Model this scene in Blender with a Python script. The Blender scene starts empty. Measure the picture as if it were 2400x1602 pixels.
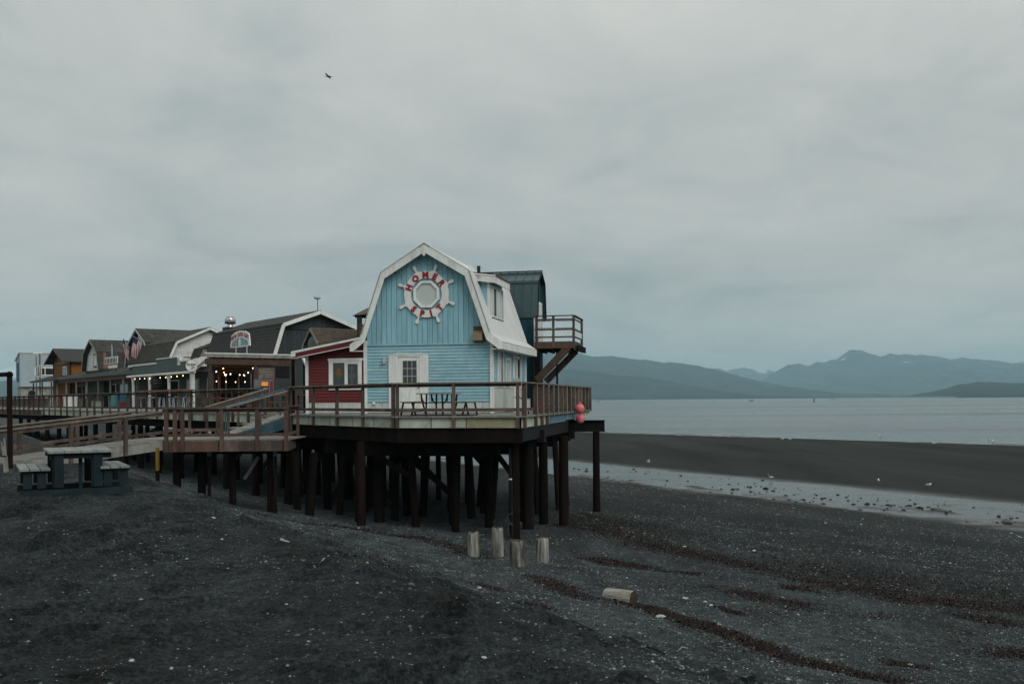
import bpy, math, random
import numpy as np
from mathutils import Vector, Matrix
R = math.radians
random.seed(7); rng = np.random.default_rng(11)
sc = bpy.context.scene
C = sc.collection

# ------------------------------------------------------------------ camera, sky, sun, exposure
E = 1.65                      # eye height above the sand berm the photographer stands on
FPX, CX, CY = 2333.0, 1200.0, 935.0
ROLL = 0.0069
cam_d = bpy.data.cameras.new('camera'); cam = bpy.data.objects.new('camera', cam_d); C.objects.link(cam)
cam.location = (0, 0, E); cam.rotation_euler = (R(90), ROLL, 0)
cam_d.sensor_width = 36; cam_d.lens = 35.0; cam_d.shift_y = (CY-801)/2400
cam_d.clip_start = 0.1; cam_d.clip_end = 60000
sc.camera = cam

SUN_DIR = Vector((0.44, -0.66, 0.60)).normalized()      # towards the brightest part of the cloud deck
w = bpy.data.worlds.new('World'); sc.world = w; w.use_nodes = True
nt = w.node_tree; nt.nodes.clear()
def N(t, typ, **k):
    n = t.nodes.new(typ)
    for a, b in k.items(): setattr(n, a, b)
    return n
out = N(nt, 'ShaderNodeOutputWorld'); bg = N(nt, 'ShaderNodeBackground')
bg.inputs['Strength'].default_value = 0.1
nt.links.new(bg.outputs[0], out.inputs[0])
sky = N(nt, 'ShaderNodeTexSky', sky_type='NISHITA', sun_disc=False)
sky.sun_elevation = math.asin(SUN_DIR.z); sky.sun_rotation = math.atan2(SUN_DIR.x, SUN_DIR.y)
tc = N(nt, 'ShaderNodeTexCoord'); sep = N(nt, 'ShaderNodeSeparateXYZ')
nt.links.new(tc.outputs['Generated'], sep.inputs[0])
zc = N(nt, 'ShaderNodeMath', operation='MAXIMUM'); zc.inputs[1].default_value = 0.0
nt.links.new(sep.outputs['Z'], zc.inputs[0])
za = N(nt, 'ShaderNodeMath', operation='ADD'); za.inputs[1].default_value = 0.16
nt.links.new(zc.outputs[0], za.inputs[0])
dv = N(nt, 'ShaderNodeVectorMath', operation='DIVIDE'); cmb = N(nt, 'ShaderNodeCombineXYZ')
for i in range(3): nt.links.new(za.outputs[0], cmb.inputs[i])
nt.links.new(tc.outputs['Generated'], dv.inputs[0]); nt.links.new(cmb.outputs[0], dv.inputs[1])
def wnoise(scale, detail, rough, loc, dist=0.0):
    mp = N(nt, 'ShaderNodeMapping'); mp.inputs['Location'].default_value = loc
    mp.inputs['Scale'].default_value = (1, .85, 0.0)
    nt.links.new(dv.outputs[0], mp.inputs[0])
    n = N(nt, 'ShaderNodeTexNoise'); n.inputs['Scale'].default_value = scale; n.inputs['Detail'].default_value = detail
    n.inputs['Roughness'].default_value = rough; n.inputs['Distortion'].default_value = dist
    nt.links.new(mp.outputs[0], n.inputs[0]); return n.outputs[0]
n1 = wnoise(0.55, 5, 0.55, (3.1, 7.7, 0), 0.8); n2 = wnoise(2.2, 6, 0.62, (9.3, 1.2, 0), 0.7)
ad = N(nt, 'ShaderNodeMath', operation='MULTIPLY_ADD'); ad.inputs[1].default_value = 0.55
nt.links.new(n2, ad.inputs[0]); nt.links.new(n1, ad.inputs[2])
cl = N(nt, 'ShaderNodeMapRange'); cl.inputs['From Min'].default_value = 0.52; cl.inputs['From Max'].default_value = 1.0
nt.links.new(ad.outputs[0], cl.inputs[0])
# overcast deck: the CIE overcast rise from horizon to zenith
gr = N(nt, 'ShaderNodeMapRange'); gr.inputs['From Max'].default_value = 1.0
gr.inputs['To Min'].default_value = 1.0; gr.inputs['To Max'].default_value = 1.8
nt.links.new(zc.outputs[0], gr.inputs[0])
# paler band where the deck thins towards the horizon
hb = N(nt, 'ShaderNodeMapRange', interpolation_type='SMOOTHSTEP'); hb.inputs['From Max'].default_value = 0.13; hb.inputs['To Min'].default_value = 1.30; hb.inputs['To Max'].default_value = 1.0
nt.links.new(zc.outputs[0], hb.inputs[0])
ramp = N(nt, 'ShaderNodeValToRGB'); cr = ramp.color_ramp
cr.elements[0].color = (0.305, 0.352, 0.352, 1); cr.elements[1].color = (0.56, 0.562, 0.533, 1)
em = cr.elements.new(0.45); em.color = (0.45, 0.466, 0.448, 1)
nt.links.new(cl.outputs[0], ramp.inputs[0])
sca = N(nt, 'ShaderNodeVectorMath', operation='SCALE')
nt.links.new(ramp.outputs[0], sca.inputs[0])
grm = N(nt, 'ShaderNodeMath', operation='MULTIPLY'); grm.inputs[1].default_value = 9.6
hm_ = N(nt, 'ShaderNodeMath', operation='MULTIPLY'); nt.links.new(gr.outputs[0], hm_.inputs[0]); nt.links.new(hb.outputs[0], hm_.inputs[1]); nt.links.new(hm_.outputs[0], grm.inputs[0]); nt.links.new(grm.outputs[0], sca.inputs['Scale'])
mx = N(nt, 'ShaderNodeMixRGB'); mx.inputs[0].default_value = 0.97
nt.links.new(sky.outputs[0], mx.inputs[1]); nt.links.new(sca.outputs[0], mx.inputs[2])
nt.links.new(mx.outputs[0], bg.inputs[0])

sun_d = bpy.data.lights.new('sun', 'SUN'); sun = bpy.data.objects.new('sun', sun_d); C.objects.link(sun)
sun_d.energy = 1.5; sun_d.angle = R(38); sun_d.color = (1.0, 0.98, 0.95)
sun.rotation_euler = SUN_DIR.to_track_quat('Z', 'Y').to_euler()
sc.view_settings.view_transform = 'Standard'; sc.view_settings.look = 'None'
sc.view_settings.exposure = 0.0; sc.view_settings.gamma = 1.0; sc.view_settings.use_curve_mapping = False
sc.render.engine = 'CYCLES'
sc.cycles.use_denoising = True
sc.cycles.max_bounces = 8; sc.cycles.volume_bounces = 1
sc.cycles.sample_clamp_indirect = 4.0

# ------------------------------------------------------------------ places measured from the photograph
def ray(px, py):
    a = (px-CX)/FPX; b = -(py-CY)/FPX
    return a*math.cos(ROLL)+b*math.sin(ROLL), -a*math.sin(ROLL)+b*math.cos(ROLL)
def at(px, py, Y):
    a, b = ray(px, py); return Vector((a*Y, Y, E+b*Y))
DZ = E-0.5                    # level of the deck and the boardwalk
HA = R(12)                    # the blue house is turned 12 degrees
HU = Vector((math.cos(HA), -math.sin(HA), 0)); HV = Vector((math.sin(HA), math.cos(HA), 0))
H0 = Vector((-5.58, 37.64, DZ))                 # front left foot of the house
BN = Vector((.8, .6, 0)); BE = Vector((-.6, .8, 0)); R0 = Vector((-3.53, 30.3, DZ)); BROT = math.atan2(.6, .8)
def W(n, e, z=0): return R0 + BN*n + BE*e + Vector((0, 0, z))
def Hp(u, v, z=0): return H0 + HU*u + HV*v + Vector((0, 0, z))

# ------------------------------------------------------------------ small noise toolbox
_tab = rng.random((256, 256))
def vnoise(x, y):
    x = np.asarray(x, float); y = np.asarray(y, float)
    xi = np.floor(x).astype(int); yi = np.floor(y).astype(int); fx = x-xi; fy = y-yi
    fx = fx*fx*(3-2*fx); fy = fy*fy*(3-2*fy)
    g = lambda a, b: _tab[a % 256, b % 256]
    return (g(xi, yi)*(1-fx)+g(xi+1, yi)*fx)*(1-fy)+(g(xi, yi+1)*(1-fx)+g(xi+1, yi+1)*fx)*fy
def fbm(x, y, o=4, g=0.5):
    s = 0; a = 1; t = 0
    for i in range(o):
        s = s+a*vnoise(np.asarray(x)*2**i+i*17.3, np.asarray(y)*2**i+i*9.1); t += a; a *= g
    return s/t-0.5

SEA = E-6.2
POOL = E-5.42
HAZE = 9.0e-5
_S = [-400, -160, -120, -60, 3, 4.2, 5.2, 6.6, 8, 11.4, 15, 23, 31, 36.5, 39, 43, 46, 48.5, 53, 62, 100, 130, 170, 260, 2000]
_Zs = [-12, -7, -1.75, -1.62, -1.65, -1.8, -2.2, -2.83, -3.3, -3.9, -4.25, -4.52, -4.98, -5.33, -5.43, -5.455, -5.44, -5.37, -5.28, -5.3, -5.92, -6.35, -7.2, -8, -14]
def ground(x, y):
    x = np.asarray(x, float); y = np.asarray(y, float)
    s = 0.866*x+0.5*y; t = 0.5*x-0.866*y
    s2 = s + 0.9*fbm(s*0.05+3, t*0.06, 2)*np.clip((s-5)/10, 0, 1.6)
    s2 = np.where(s2 > 60, s2 + (t+60)*(-0.17)*np.clip((s2-60)/40, 0, 1), s2)
    z = np.interp(s2, _S, _Zs)
    for d in (-.8, .8): z = z+np.interp(s2+d, _S, _Zs)
    return z/3+E
def ground_hit(px, py):
    a, b = ray(px, py); lo = 3.0
    ys = np.concatenate([np.arange(3, 60, .05), np.arange(60, 400, .5)])
    d = ground(a*ys, ys)-(E+b*ys)
    i = int(np.argmax(d > 0)); Y = ys[max(i, 1)]
    return Vector((a*Y, Y, float(ground(a*Y, Y))))
# ------------------------------------------------------------------ mesh builder
class MB:
    def __init__(s): s.v = []; s.f = []
    def add(s, vs, fs):
        o = len(s.v); s.v += [tuple(p) for p in vs]; s.f += [tuple(i+o for i in f) for f in fs]; return s
    def box(s, x0, x1, y0, y1, z0, z1):
        v = [(x, y, z) for z in (z0, z1) for y in (y0, y1) for x in (x0, x1)]
        return s.add(v, [(0, 2, 3, 1), (4, 5, 7, 6), (0, 1, 5, 4), (2, 6, 7, 3), (0, 4, 6, 2), (1, 3, 7, 5)])
    def bar(s, a, b, wd, h, up=(0, 0, 1)):
        a = Vector(a); b = Vector(b); d = (b-a).normalized(); up = Vector(up)
        sd = d.cross(up)
        if sd.length < 1e-4: sd = d.cross(Vector((0, 1, 0)))
        sd.normalize(); u = sd.cross(d).normalized()
        v = [p+sd*(i*wd/2)+u*(j*h/2) for p in (a, b) for j in (-1, 1) for i in (-1, 1)]
        return s.add(v, [(0, 2, 3, 1), (4, 5, 7, 6), (0, 1, 5, 4), (2, 6, 7, 3), (0, 4, 6, 2), (1, 3, 7, 5)])
    def cyl(s, a, b, r0, r1=None, n=12, caps=True):
        r1 = r0 if r1 is None else r1
        a = Vector(a); b = Vector(b); d = (b-a).normalized()
        sd = d.cross(Vector((0, 0, 1)))
        if sd.length < 1e-4: sd = Vector((1, 0, 0))
        sd.normalize(); u = sd.cross(d)
        vs = []
        for p, r in ((a, r0), (b, r1)):
            for i in range(n):
                t = 2*math.pi*i/n; vs.append(p+sd*(r*math.cos(t))+u*(r*math.sin(t)))
        fs = [(i, (i+1) % n, n+(i+1) % n, n+i) for i in range(n)]
        if caps: fs += [tuple(range(n-1, -1, -1)), tuple(range(n, 2*n))]
        return s.add(vs, fs)
    def tube(s, pts, r, n=6):
        for a, b in zip(pts[:-1], pts[1:]): s.cyl(a, b, r, r, n)
        return s
    def prism(s, poly, ax, a0, a1):
        """extrude polygon [(p,q)] along axis ax ('x': p=y,q=z; 'y': p=x,q=z; 'z': p=x,q=y)"""
        f = {'x': lambda p, q, a: (a, p, q), 'y': lambda p, q, a: (p, a, q), 'z': lambda p, q, a: (p, q, a)}[ax]
        n = len(poly); vs = [f(p, q, a) for a in (a0, a1) for p, q in poly]
        return s.add(vs, [tuple(range(n)), tuple(range(2*n-1, n-1, -1))]+[(i, n+i, n+(i+1) % n, (i+1) % n) for i in range(n)])
    def lathe(s, prof, c=(0, 0, 0), n=16, ax='z'):
        vs = []; c = Vector(c)
        for r, z in prof:
            for i in range(n):
                t = 2*math.pi*i/n; q = (r*math.cos(t), r*math.sin(t), z)
                if ax == 'x': q = (q[2], q[0], q[1])
                if ax == 'y': q = (q[0], q[2], q[1])
                vs.append(c+Vector(q))
        m = len(prof)
        fs = [(j*n+i, j*n+(i+1) % n, (j+1)*n+(i+1) % n, (j+1)*n+i) for j in range(m-1) for i in range(n)]
        fs += [tuple(range(n-1, -1, -1)), tuple(range((m-1)*n, m*n))]
        return s.add(vs, fs)
    def ball(s, c, r, n=12, m=8, sz=1.0):
        pr = [(max(1e-3, r*math.sin(math.pi*j/m)), -r*sz*math.cos(math.pi*j/m)) for j in range(m+1)]
        return s.lathe(pr, c, n)
    def mesh(s, name, mat, smooth=False):
        me = bpy.data.meshes.new(name); me.from_pydata(s.v, [], s.f); me.materials.append(mat)
        import bmesh
        bm = bmesh.new(); bm.from_mesh(me); bmesh.ops.recalc_face_normals(bm, faces=bm.faces); bm.to_mesh(me); bm.free()
        if smooth:
            me.polygons.foreach_set('use_smooth', [True]*len(me.polygons))
            try: me.set_sharp_from_angle(angle=R(40))
            except Exception: pass
        me.update(); return me
    def build(s, name, mat, parent=None, smooth=False, loc=None, rot=None):
        return ob(name, s.mesh(name, mat, smooth), parent, loc, rot)
def ob(name, me, parent=None, loc=None, rot=None):
    o = bpy.data.objects.new(name, me); C.objects.link(o)
    if parent is not None: o.parent = parent
    if loc is not None: o.location = loc
    if rot is not None: o.rotation_euler = rot
    return o
def tag(o, label, cat, group=None):
    o['label'] = label; o['category'] = cat
    if group: o['group'] = group
    return o
def thing(name, label, cat, loc=(0, 0, 0), rz=0, group=None):
    o = bpy.data.objects.new(name, None); C.objects.link(o); o.location = loc; o.rotation_euler = (0, 0, rz)
    o.empty_display_size = .2
    return tag(o, label, cat, group)
def kind(o, k): o['kind'] = k; return o
def copy_thing(root, loc, rz=None, label=None):
    r = root.copy(); C.objects.link(r); r.location = loc
    if rz is not None: r.rotation_euler = (0, 0, rz)
    if label: r['label'] = label
    for ch in list(root.children):
        c = ch.copy(); C.objects.link(c); c.parent = r
        for g in ch.children:
            d = g.copy(); C.objects.link(d); d.parent = c
    return r
def text_mesh(body, size, depth, mat, offset=0.0, shear=0.0, sx=1.0):
    cu = bpy.data.curves.new('lettering', 'FONT'); cu.body = body; cu.size = size; cu.extrude = depth; cu.offset = offset
    cu.align_x = 'CENTER'; cu.align_y = 'CENTER'; cu.shear = shear; cu.resolution_u = 3
    o = bpy.data.objects.new('lettering', cu); C.objects.link(o); bpy.context.view_layer.update()
    me = bpy.data.meshes.new_from_object(o.evaluated_get(bpy.context.evaluated_depsgraph_get()))
    bpy.data.objects.remove(o); bpy.data.curves.remove(cu)
    co = np.zeros(len(me.vertices)*3); me.vertices.foreach_get('co', co); co = co.reshape(-1, 3)
    if len(co):
        co[:, 0] *= sx; co[:, 1] -= (co[:, 1].max()+co[:, 1].min())/2; co[:, 0] -= (co[:, 0].max()+co[:, 0].min())/2
        me.vertices.foreach_set('co', co.ravel())
    me.materials.clear(); me.materials.append(mat); me.update(); return me
def raw_mesh(name, V, F, mat, smooth=False, col=None):
    me = bpy.data.meshes.new(name); V = np.asarray(V, np.float32); F = np.asarray(F, np.int32); k = F.shape[1]
    me.vertices.add(len(V)); me.vertices.foreach_set('co', V.ravel())
    me.loops.add(F.size); me.loops.foreach_set('vertex_index', F.ravel())
    me.polygons.add(len(F)); me.polygons.foreach_set('loop_start', np.arange(len(F), dtype=np.int32)*k)
    if smooth: me.polygons.foreach_set('use_smooth', np.ones(len(F), bool))
    me.materials.append(mat)
    if col is not None:
        at_ = me.color_attributes.new('tone', 'FLOAT_COLOR', 'POINT')
        c4 = np.ones((len(V), 4), np.float32); c4[:, :3] = col; at_.data.foreach_set('color', c4.ravel())
    me.update(); me.validate(); return me

# ------------------------------------------------------------------ materials
MATS = {}
def mat(name, col, rough=.8, var=.18, scale=3.0, stretch=(1, 1, 1), bump=.15, col2=None, spec=.3, metal=0, rnd=.12, bscale=None, detail=5, emit=None, streak=None, c2lo=.45, c2hi=.7):
    m = bpy.data.materials.new(name); m.use_nodes = True; t = m.node_tree; b = t.nodes['Principled BSDF']
    b.inputs['Roughness'].default_value = rough; b.inputs['Metallic'].default_value = metal
    b.inputs['Specular IOR Level'].default_value = spec
    tcn = N(t, 'ShaderNodeTexCoord'); mp = N(t, 'ShaderNodeMapping'); mp.inputs['Scale'].default_value = stretch
    oi = N(t, 'ShaderNodeObjectInfo')
    of = N(t, 'ShaderNodeVectorMath', operation='ADD'); sc3 = N(t, 'ShaderNodeVectorMath', operation='SCALE'); sc3.inputs['Scale'].default_value = 37.0
    cb = N(t, 'ShaderNodeCombineXYZ')
    for i in range(3): t.links.new(oi.outputs['Random'], cb.inputs[i])
    t.links.new(cb.outputs[0], sc3.inputs[0]); t.links.new(tcn.outputs['Object'], mp.inputs[0])
    t.links.new(mp.outputs[0], of.inputs[0]); t.links.new(sc3.outputs[0], of.inputs[1])
    n = N(t, 'ShaderNodeTexNoise'); n.inputs['Scale'].default_value = scale; n.inputs['Detail'].default_value = detail; n.inputs['Roughness'].default_value = .62
    t.links.new(of.outputs[0], n.inputs[0])
    mr = N(t, 'ShaderNodeMapRange'); mr.inputs['From Min'].default_value = .28; mr.inputs['From Max'].default_value = .72
    mr.inputs['To Min'].default_value = 1-var; mr.inputs['To Max'].default_value = 1+var; t.links.new(n.outputs[0], mr.inputs[0])
    rr = N(t, 'ShaderNodeMapRange'); rr.inputs['To Min'].default_value = 1-rnd; rr.inputs['To Max'].default_value = 1+rnd
    t.links.new(oi.outputs['Random'], rr.inputs[0])
    mu = N(t, 'ShaderNodeMath', operation='MULTIPLY'); t.links.new(mr.outputs[0], mu.inputs[0]); t.links.new(rr.outputs[0], mu.inputs[1])
    base = N(t, 'ShaderNodeRGB'); base.outputs[0].default_value = (*col, 1); src = base.outputs[0]
    if col2 is not None:
        n2_ = N(t, 'ShaderNodeTexNoise'); n2_.inputs['Scale'].default_value = scale*.45; n2_.inputs['Detail'].default_value = 6; n2_.inputs['Roughness'].default_value = .7
        t.links.new(of.outputs[0], n2_.inputs[0])
        m2 = N(t, 'ShaderNodeMapRange'); m2.inputs['From Min'].default_value = c2lo; m2.inputs['From Max'].default_value = c2hi; t.links.new(n2_.outputs[0], m2.inputs[0])
        mxn = N(t, 'ShaderNodeMixRGB'); t.links.new(m2.outputs[0], mxn.inputs[0]); t.links.new(src, mxn.inputs[1]); mxn.inputs[2].default_value = (*col2, 1); src = mxn.outputs[0]
    if streak:                                # rain streaks and faded, chalky patches with shapes of their own
        mps = N(t, 'ShaderNodeMapping'); mps.inputs['Scale'].default_value = streak[1]; t.links.new(tcn.outputs['Object'], mps.inputs[0])
        ns = N(t, 'ShaderNodeTexNoise'); ns.inputs['Scale'].default_value = 1.0; ns.inputs['Detail'].default_value = 7; ns.inputs['Roughness'].default_value = .7; t.links.new(mps.outputs[0], ns.inputs[0])
        m5 = N(t, 'ShaderNodeMapRange'); m5.inputs['From Min'].default_value = .50; m5.inputs['From Max'].default_value = .72; m5.inputs['To Max'].default_value = streak[2]; t.links.new(ns.outputs[0], m5.inputs[0])
        mx5 = N(t, 'ShaderNodeMixRGB'); t.links.new(m5.outputs[0], mx5.inputs[0]); t.links.new(src, mx5.inputs[1]); mx5.inputs[2].default_value = (*streak[0], 1); src = mx5.outputs[0]
    vs = N(t, 'ShaderNodeVectorMath', operation='SCALE'); t.links.new(src, vs.inputs[0]); t.links.new(mu.outputs[0], vs.inputs['Scale'])
    t.links.new(vs.outputs[0], b.inputs['Base Color'])
    if bump:
        nb = N(t, 'ShaderNodeTexNoise'); nb.inputs['Scale'].default_value = bscale or scale*4; nb.inputs['Detail'].default_value = 5
        t.links.new(of.outputs[0], nb.inputs[0]); bn = N(t, 'ShaderNodeBump'); bn.inputs['Strength'].default_value = bump; bn.inputs['Distance'].default_value = .02
        t.links.new(nb.outputs[0], bn.inputs['Height']); t.links.new(bn.outputs[0], b.inputs['Normal'])
    if emit: b.inputs['Emission Color'].default_value = (*emit[0], 1); b.inputs['Emission Strength'].default_value = emit[1]
    MATS[name] = m; return m
white = mat('white_paint', (.70, .71, .68), .65, .10, 3.5, (1, 1, .5), rnd=.07, bump=.08, streak=((.36, .35, .31), (9, 9, .8), .45), col2=(.45, .45, .41), c2lo=.52, c2hi=.82)
white_metal = mat('white_metal', (.66, .67, .655), .45, .06, 1.2, rnd=.04, bump=.03, streak=((.44, .45, .42), (1.2, 5, .5), .5), col2=(.50, .51, .49), c2lo=.5, c2hi=.9)
blue = mat('blue_siding_paint', (.24, .435, .495), .68, .12, 2.2, (1, 1, 1), rnd=.085, bump=.1, streak=((.36, .46, .48), (5, 5, 1.6), .75), col2=(.19, .355, .405), c2lo=.46, c2hi=.8)
bluev = mat('blue_board_paint', (.25, .47, .54), .7, .12, 2.0, (2, 2, .35), rnd=.08, bump=.12, streak=((.13, .24, .27), (7, 7, .5), .6), col2=(.205, .39, .45), c2lo=.46, c2hi=.8)
groove = mat('painted_gap_shade', (.07, .17, .20), .8, .1)  # dark core colour stands in for shade under the laps and between boards
red = mat('red_siding_paint', (.115, .017, .017), .6, .15, 2.2, rnd=.08, bump=.08)
reddark = mat('red_trim_paint', (.13, .015, .018), .55, .1, rnd=.03)
skirt = mat('grey_white_skirting', (.50, .53, .50), .75, .1, 4, (3, 3, .6), col2=(.36, .38, .35), rnd=.05)
brownwood = mat('weathered_brown_wood', (.062, .046, .038), .85, .3, 4, (1, 1, .35), bump=.5, col2=(.15, .115, .09), rnd=.28)
redwood = mat('reddish_wood', (.076, .045, .034), .82, .28, 4, (1, 1, .35), bump=.4, col2=(.09, .055, .042), rnd=.25)
railtop = mat('weathered_rail_cap', (.135, .105, .08), .85, .3, 3, (.5, .5, 1), bump=.4, col2=(.26, .24, .20), rnd=.2)
greywood = mat('silver_grey_wood', (.25, .25, .225), .9, .22, 5, (1, 1, .3), bump=.5, col2=(.13, .125, .11), rnd=.22)
decking = mat('grey_decking', (.20, .20, .18), .9, .25, 5, (.4, 4, 1), bump=.4, col2=(.12, .115, .10), rnd=.15)
fascia = mat('pale_green_fascia', (.43, .47, .40), .85, .14, 2.2, (1, 1, 1.5), bump=.25, col2=(.24, .25, .15), rnd=.14)
fascia2 = mat('mossy_fascia', (.23, .22, .12), .9, .2, 3, bump=.3, col2=(.31, .32, .24), rnd=.1)
bluefascia = mat('faded_blue_board', (.085, .17, .215), .85, .2, 2.5, (1, 1, 2), bump=.2, col2=(.15, .225, .24), rnd=.1)
darktimber = mat('creosoted_timber', (.0075, .0065, .006), .85, .35, 2.5, (1, 1, .3), bump=.5, rnd=.3, col2=(.012, .009, .0075), spec=.05)
rustpile = mat('rusty_brown_pile', (.0125, .0088, .0076), .85, .3, 2.5, (1, 1, .3), bump=.4, rnd=.25, spec=.05)
steel = mat('dark_steel', (.009, .009, .009), .6, .2, spec=.12)
glass = mat('dark_window_glass', (.018, .024, .026), .06, .1, bump=0, spec=.7, rnd=.1)
skyglass = mat('sky_reflection_glass', (.46, .50, .48), .14, .04, .8, bump=0, spec=.6, rnd=.02)  # base colour carries the pale reflection of the sky
tealroof = mat('teal_metal_roof', (.03, .062, .066), .35, .12, 1.5, (6, 1, 1), bump=.05, spec=.5)
teal = mat('dark_teal_boards', (.007, .052, .066), .8, .15, 2, (3, 1, .4))
shingle = mat('dark_roof_shingles', (.035, .037, .035), .9, .3, 7, (1, 1, 3), bump=.6, col2=(.075, .085, .072), rnd=.1, c2lo=.5, c2hi=.8)
mossroof = mat('mossy_roof_shingles', (.037, .035, .030), .95, .35, 5, (1, 1, 2.5), bump=.6, col2=(.115, .125, .10), rnd=.1, c2lo=.5, c2hi=.78)
brownshingle = mat('brown_shake_shingles', (.088, .068, .052), .95, .4, 9, (1, 1, 3), bump=.7, col2=(.16, .14, .115))
cafegrey = mat('charcoal_wall_paint', (.035, .045, .045), .85, .1, 2, (4, 4, .4))
greengrey = mat('grey_green_panel', (.075, .105, .10), .7, .15, 3, rnd=.1)
ochre = mat('orange_brown_siding', (.22, .083, .02), .8, .2, 3)
galv = mat('pale_blue_metal_wall', (.34, .41, .44), .5, .08, 1.5)
chrome = mat('stainless_steel', (.55, .56, .56), .32, .1, 4, metal=.9, bump=.05)
black = mat('black_metal', (.012, .012, .014), .5, .1, bump=0)
letter_red = mat('red_letter_paint', (.30, .012, .014), .5, .06, rnd=.02, bump=0)
letter_dark = mat('black_lettering', (.015, .016, .018), .6, .05, bump=0)
yellow = mat('yellow_paint', (.17, .11, .014), .6, .2)
bluepaint = mat('blue_rail_paint', (.03, .095, .135), .6, .2, rnd=.1)
tealpaint = mat('teal_sleeve_paint', (.03, .12, .15), .6, .2, rnd=.1)
tablepaint = mat('dark_blue_table_paint', (.006, .016, .021), .9, .4, 3, (1, 1, .4), col2=(.018, .027, .030), rnd=.2)
tabletop_m = mat('worn_grey_planks', (.20, .215, .205), .9, .2, 6, (3, .4, 1), bump=.3, col2=(.16, .18, .175), rnd=.12)
drift = mat('bleached_driftwood', (.27, .268, .24), .9, .45, 6, (2.6, 2.6, .22), bump=1.0, col2=(.042, .034, .024), rnd=.12, c2lo=.41, c2hi=.60)
palelog = mat('pale_log_wood', (.34, .335, .30), .9, .35, 5, (.25, 2.2, 2.2), bump=.9, col2=(.11, .09, .06), c2lo=.48, c2hi=.68)
driftend = mat('cut_wood_end', (.045, .033, .022), .9, .3, 6, bump=.6)
paleStone = mat('pale_stone', (.34, .345, .325), .8, .12, 6, rnd=.2)
darkrock = mat('wet_dark_rock', (.012, .013, .013), .55, .4, 9, bump=.6, rnd=.3)
pink = mat('red_buoy_sheen', (.66, .15, .14), .36, .1, 4, col2=(.70, .32, .30), rnd=.05, bump=.05)  # second colour paints a pale sheen into the red
pink2 = mat('crimson_buoy', (.60, .09, .13), .36, .1, 4, col2=(.66, .26, .30), rnd=.05, bump=.05)  # paler second colour stands in for sheen here too
rope = mat('rope', (.06, .055, .05), .9)
kelpm = mat('dark_red_kelp', (.020, .0095, .007), .6, .5, 6, rnd=.2, bump=0, spec=.4)
strawm = mat('pale_straw', (.20, .15, .08), .9, .3)
gullw = mat('white_feathers', (.68, .68, .66), .8, .05, bump=0)
gullg = mat('grey_feathers', (.22, .23, .24), .8, .05, bump=0)
birdm = mat('dark_feathers', (.012, .012, .012), .9, .1, bump=0)
bulbm = mat('lit_bulb', (1, .85, .6), .4, 0, bump=0, emit=((1, .66, .34), 7.0))
firem = mat('glowing_heater', (.6, .2, .05), .5, .3, 8, bump=0, emit=((1, .36, .06), .30))
cablem = mat('black_cable', (.01, .01, .01), .8, bump=0)
fabricdark = mat('dark_clothing', (.012, .013, .016), .9)
skin = mat('skin', (.35, .2, .14), .6, .05, bump=0)
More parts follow.
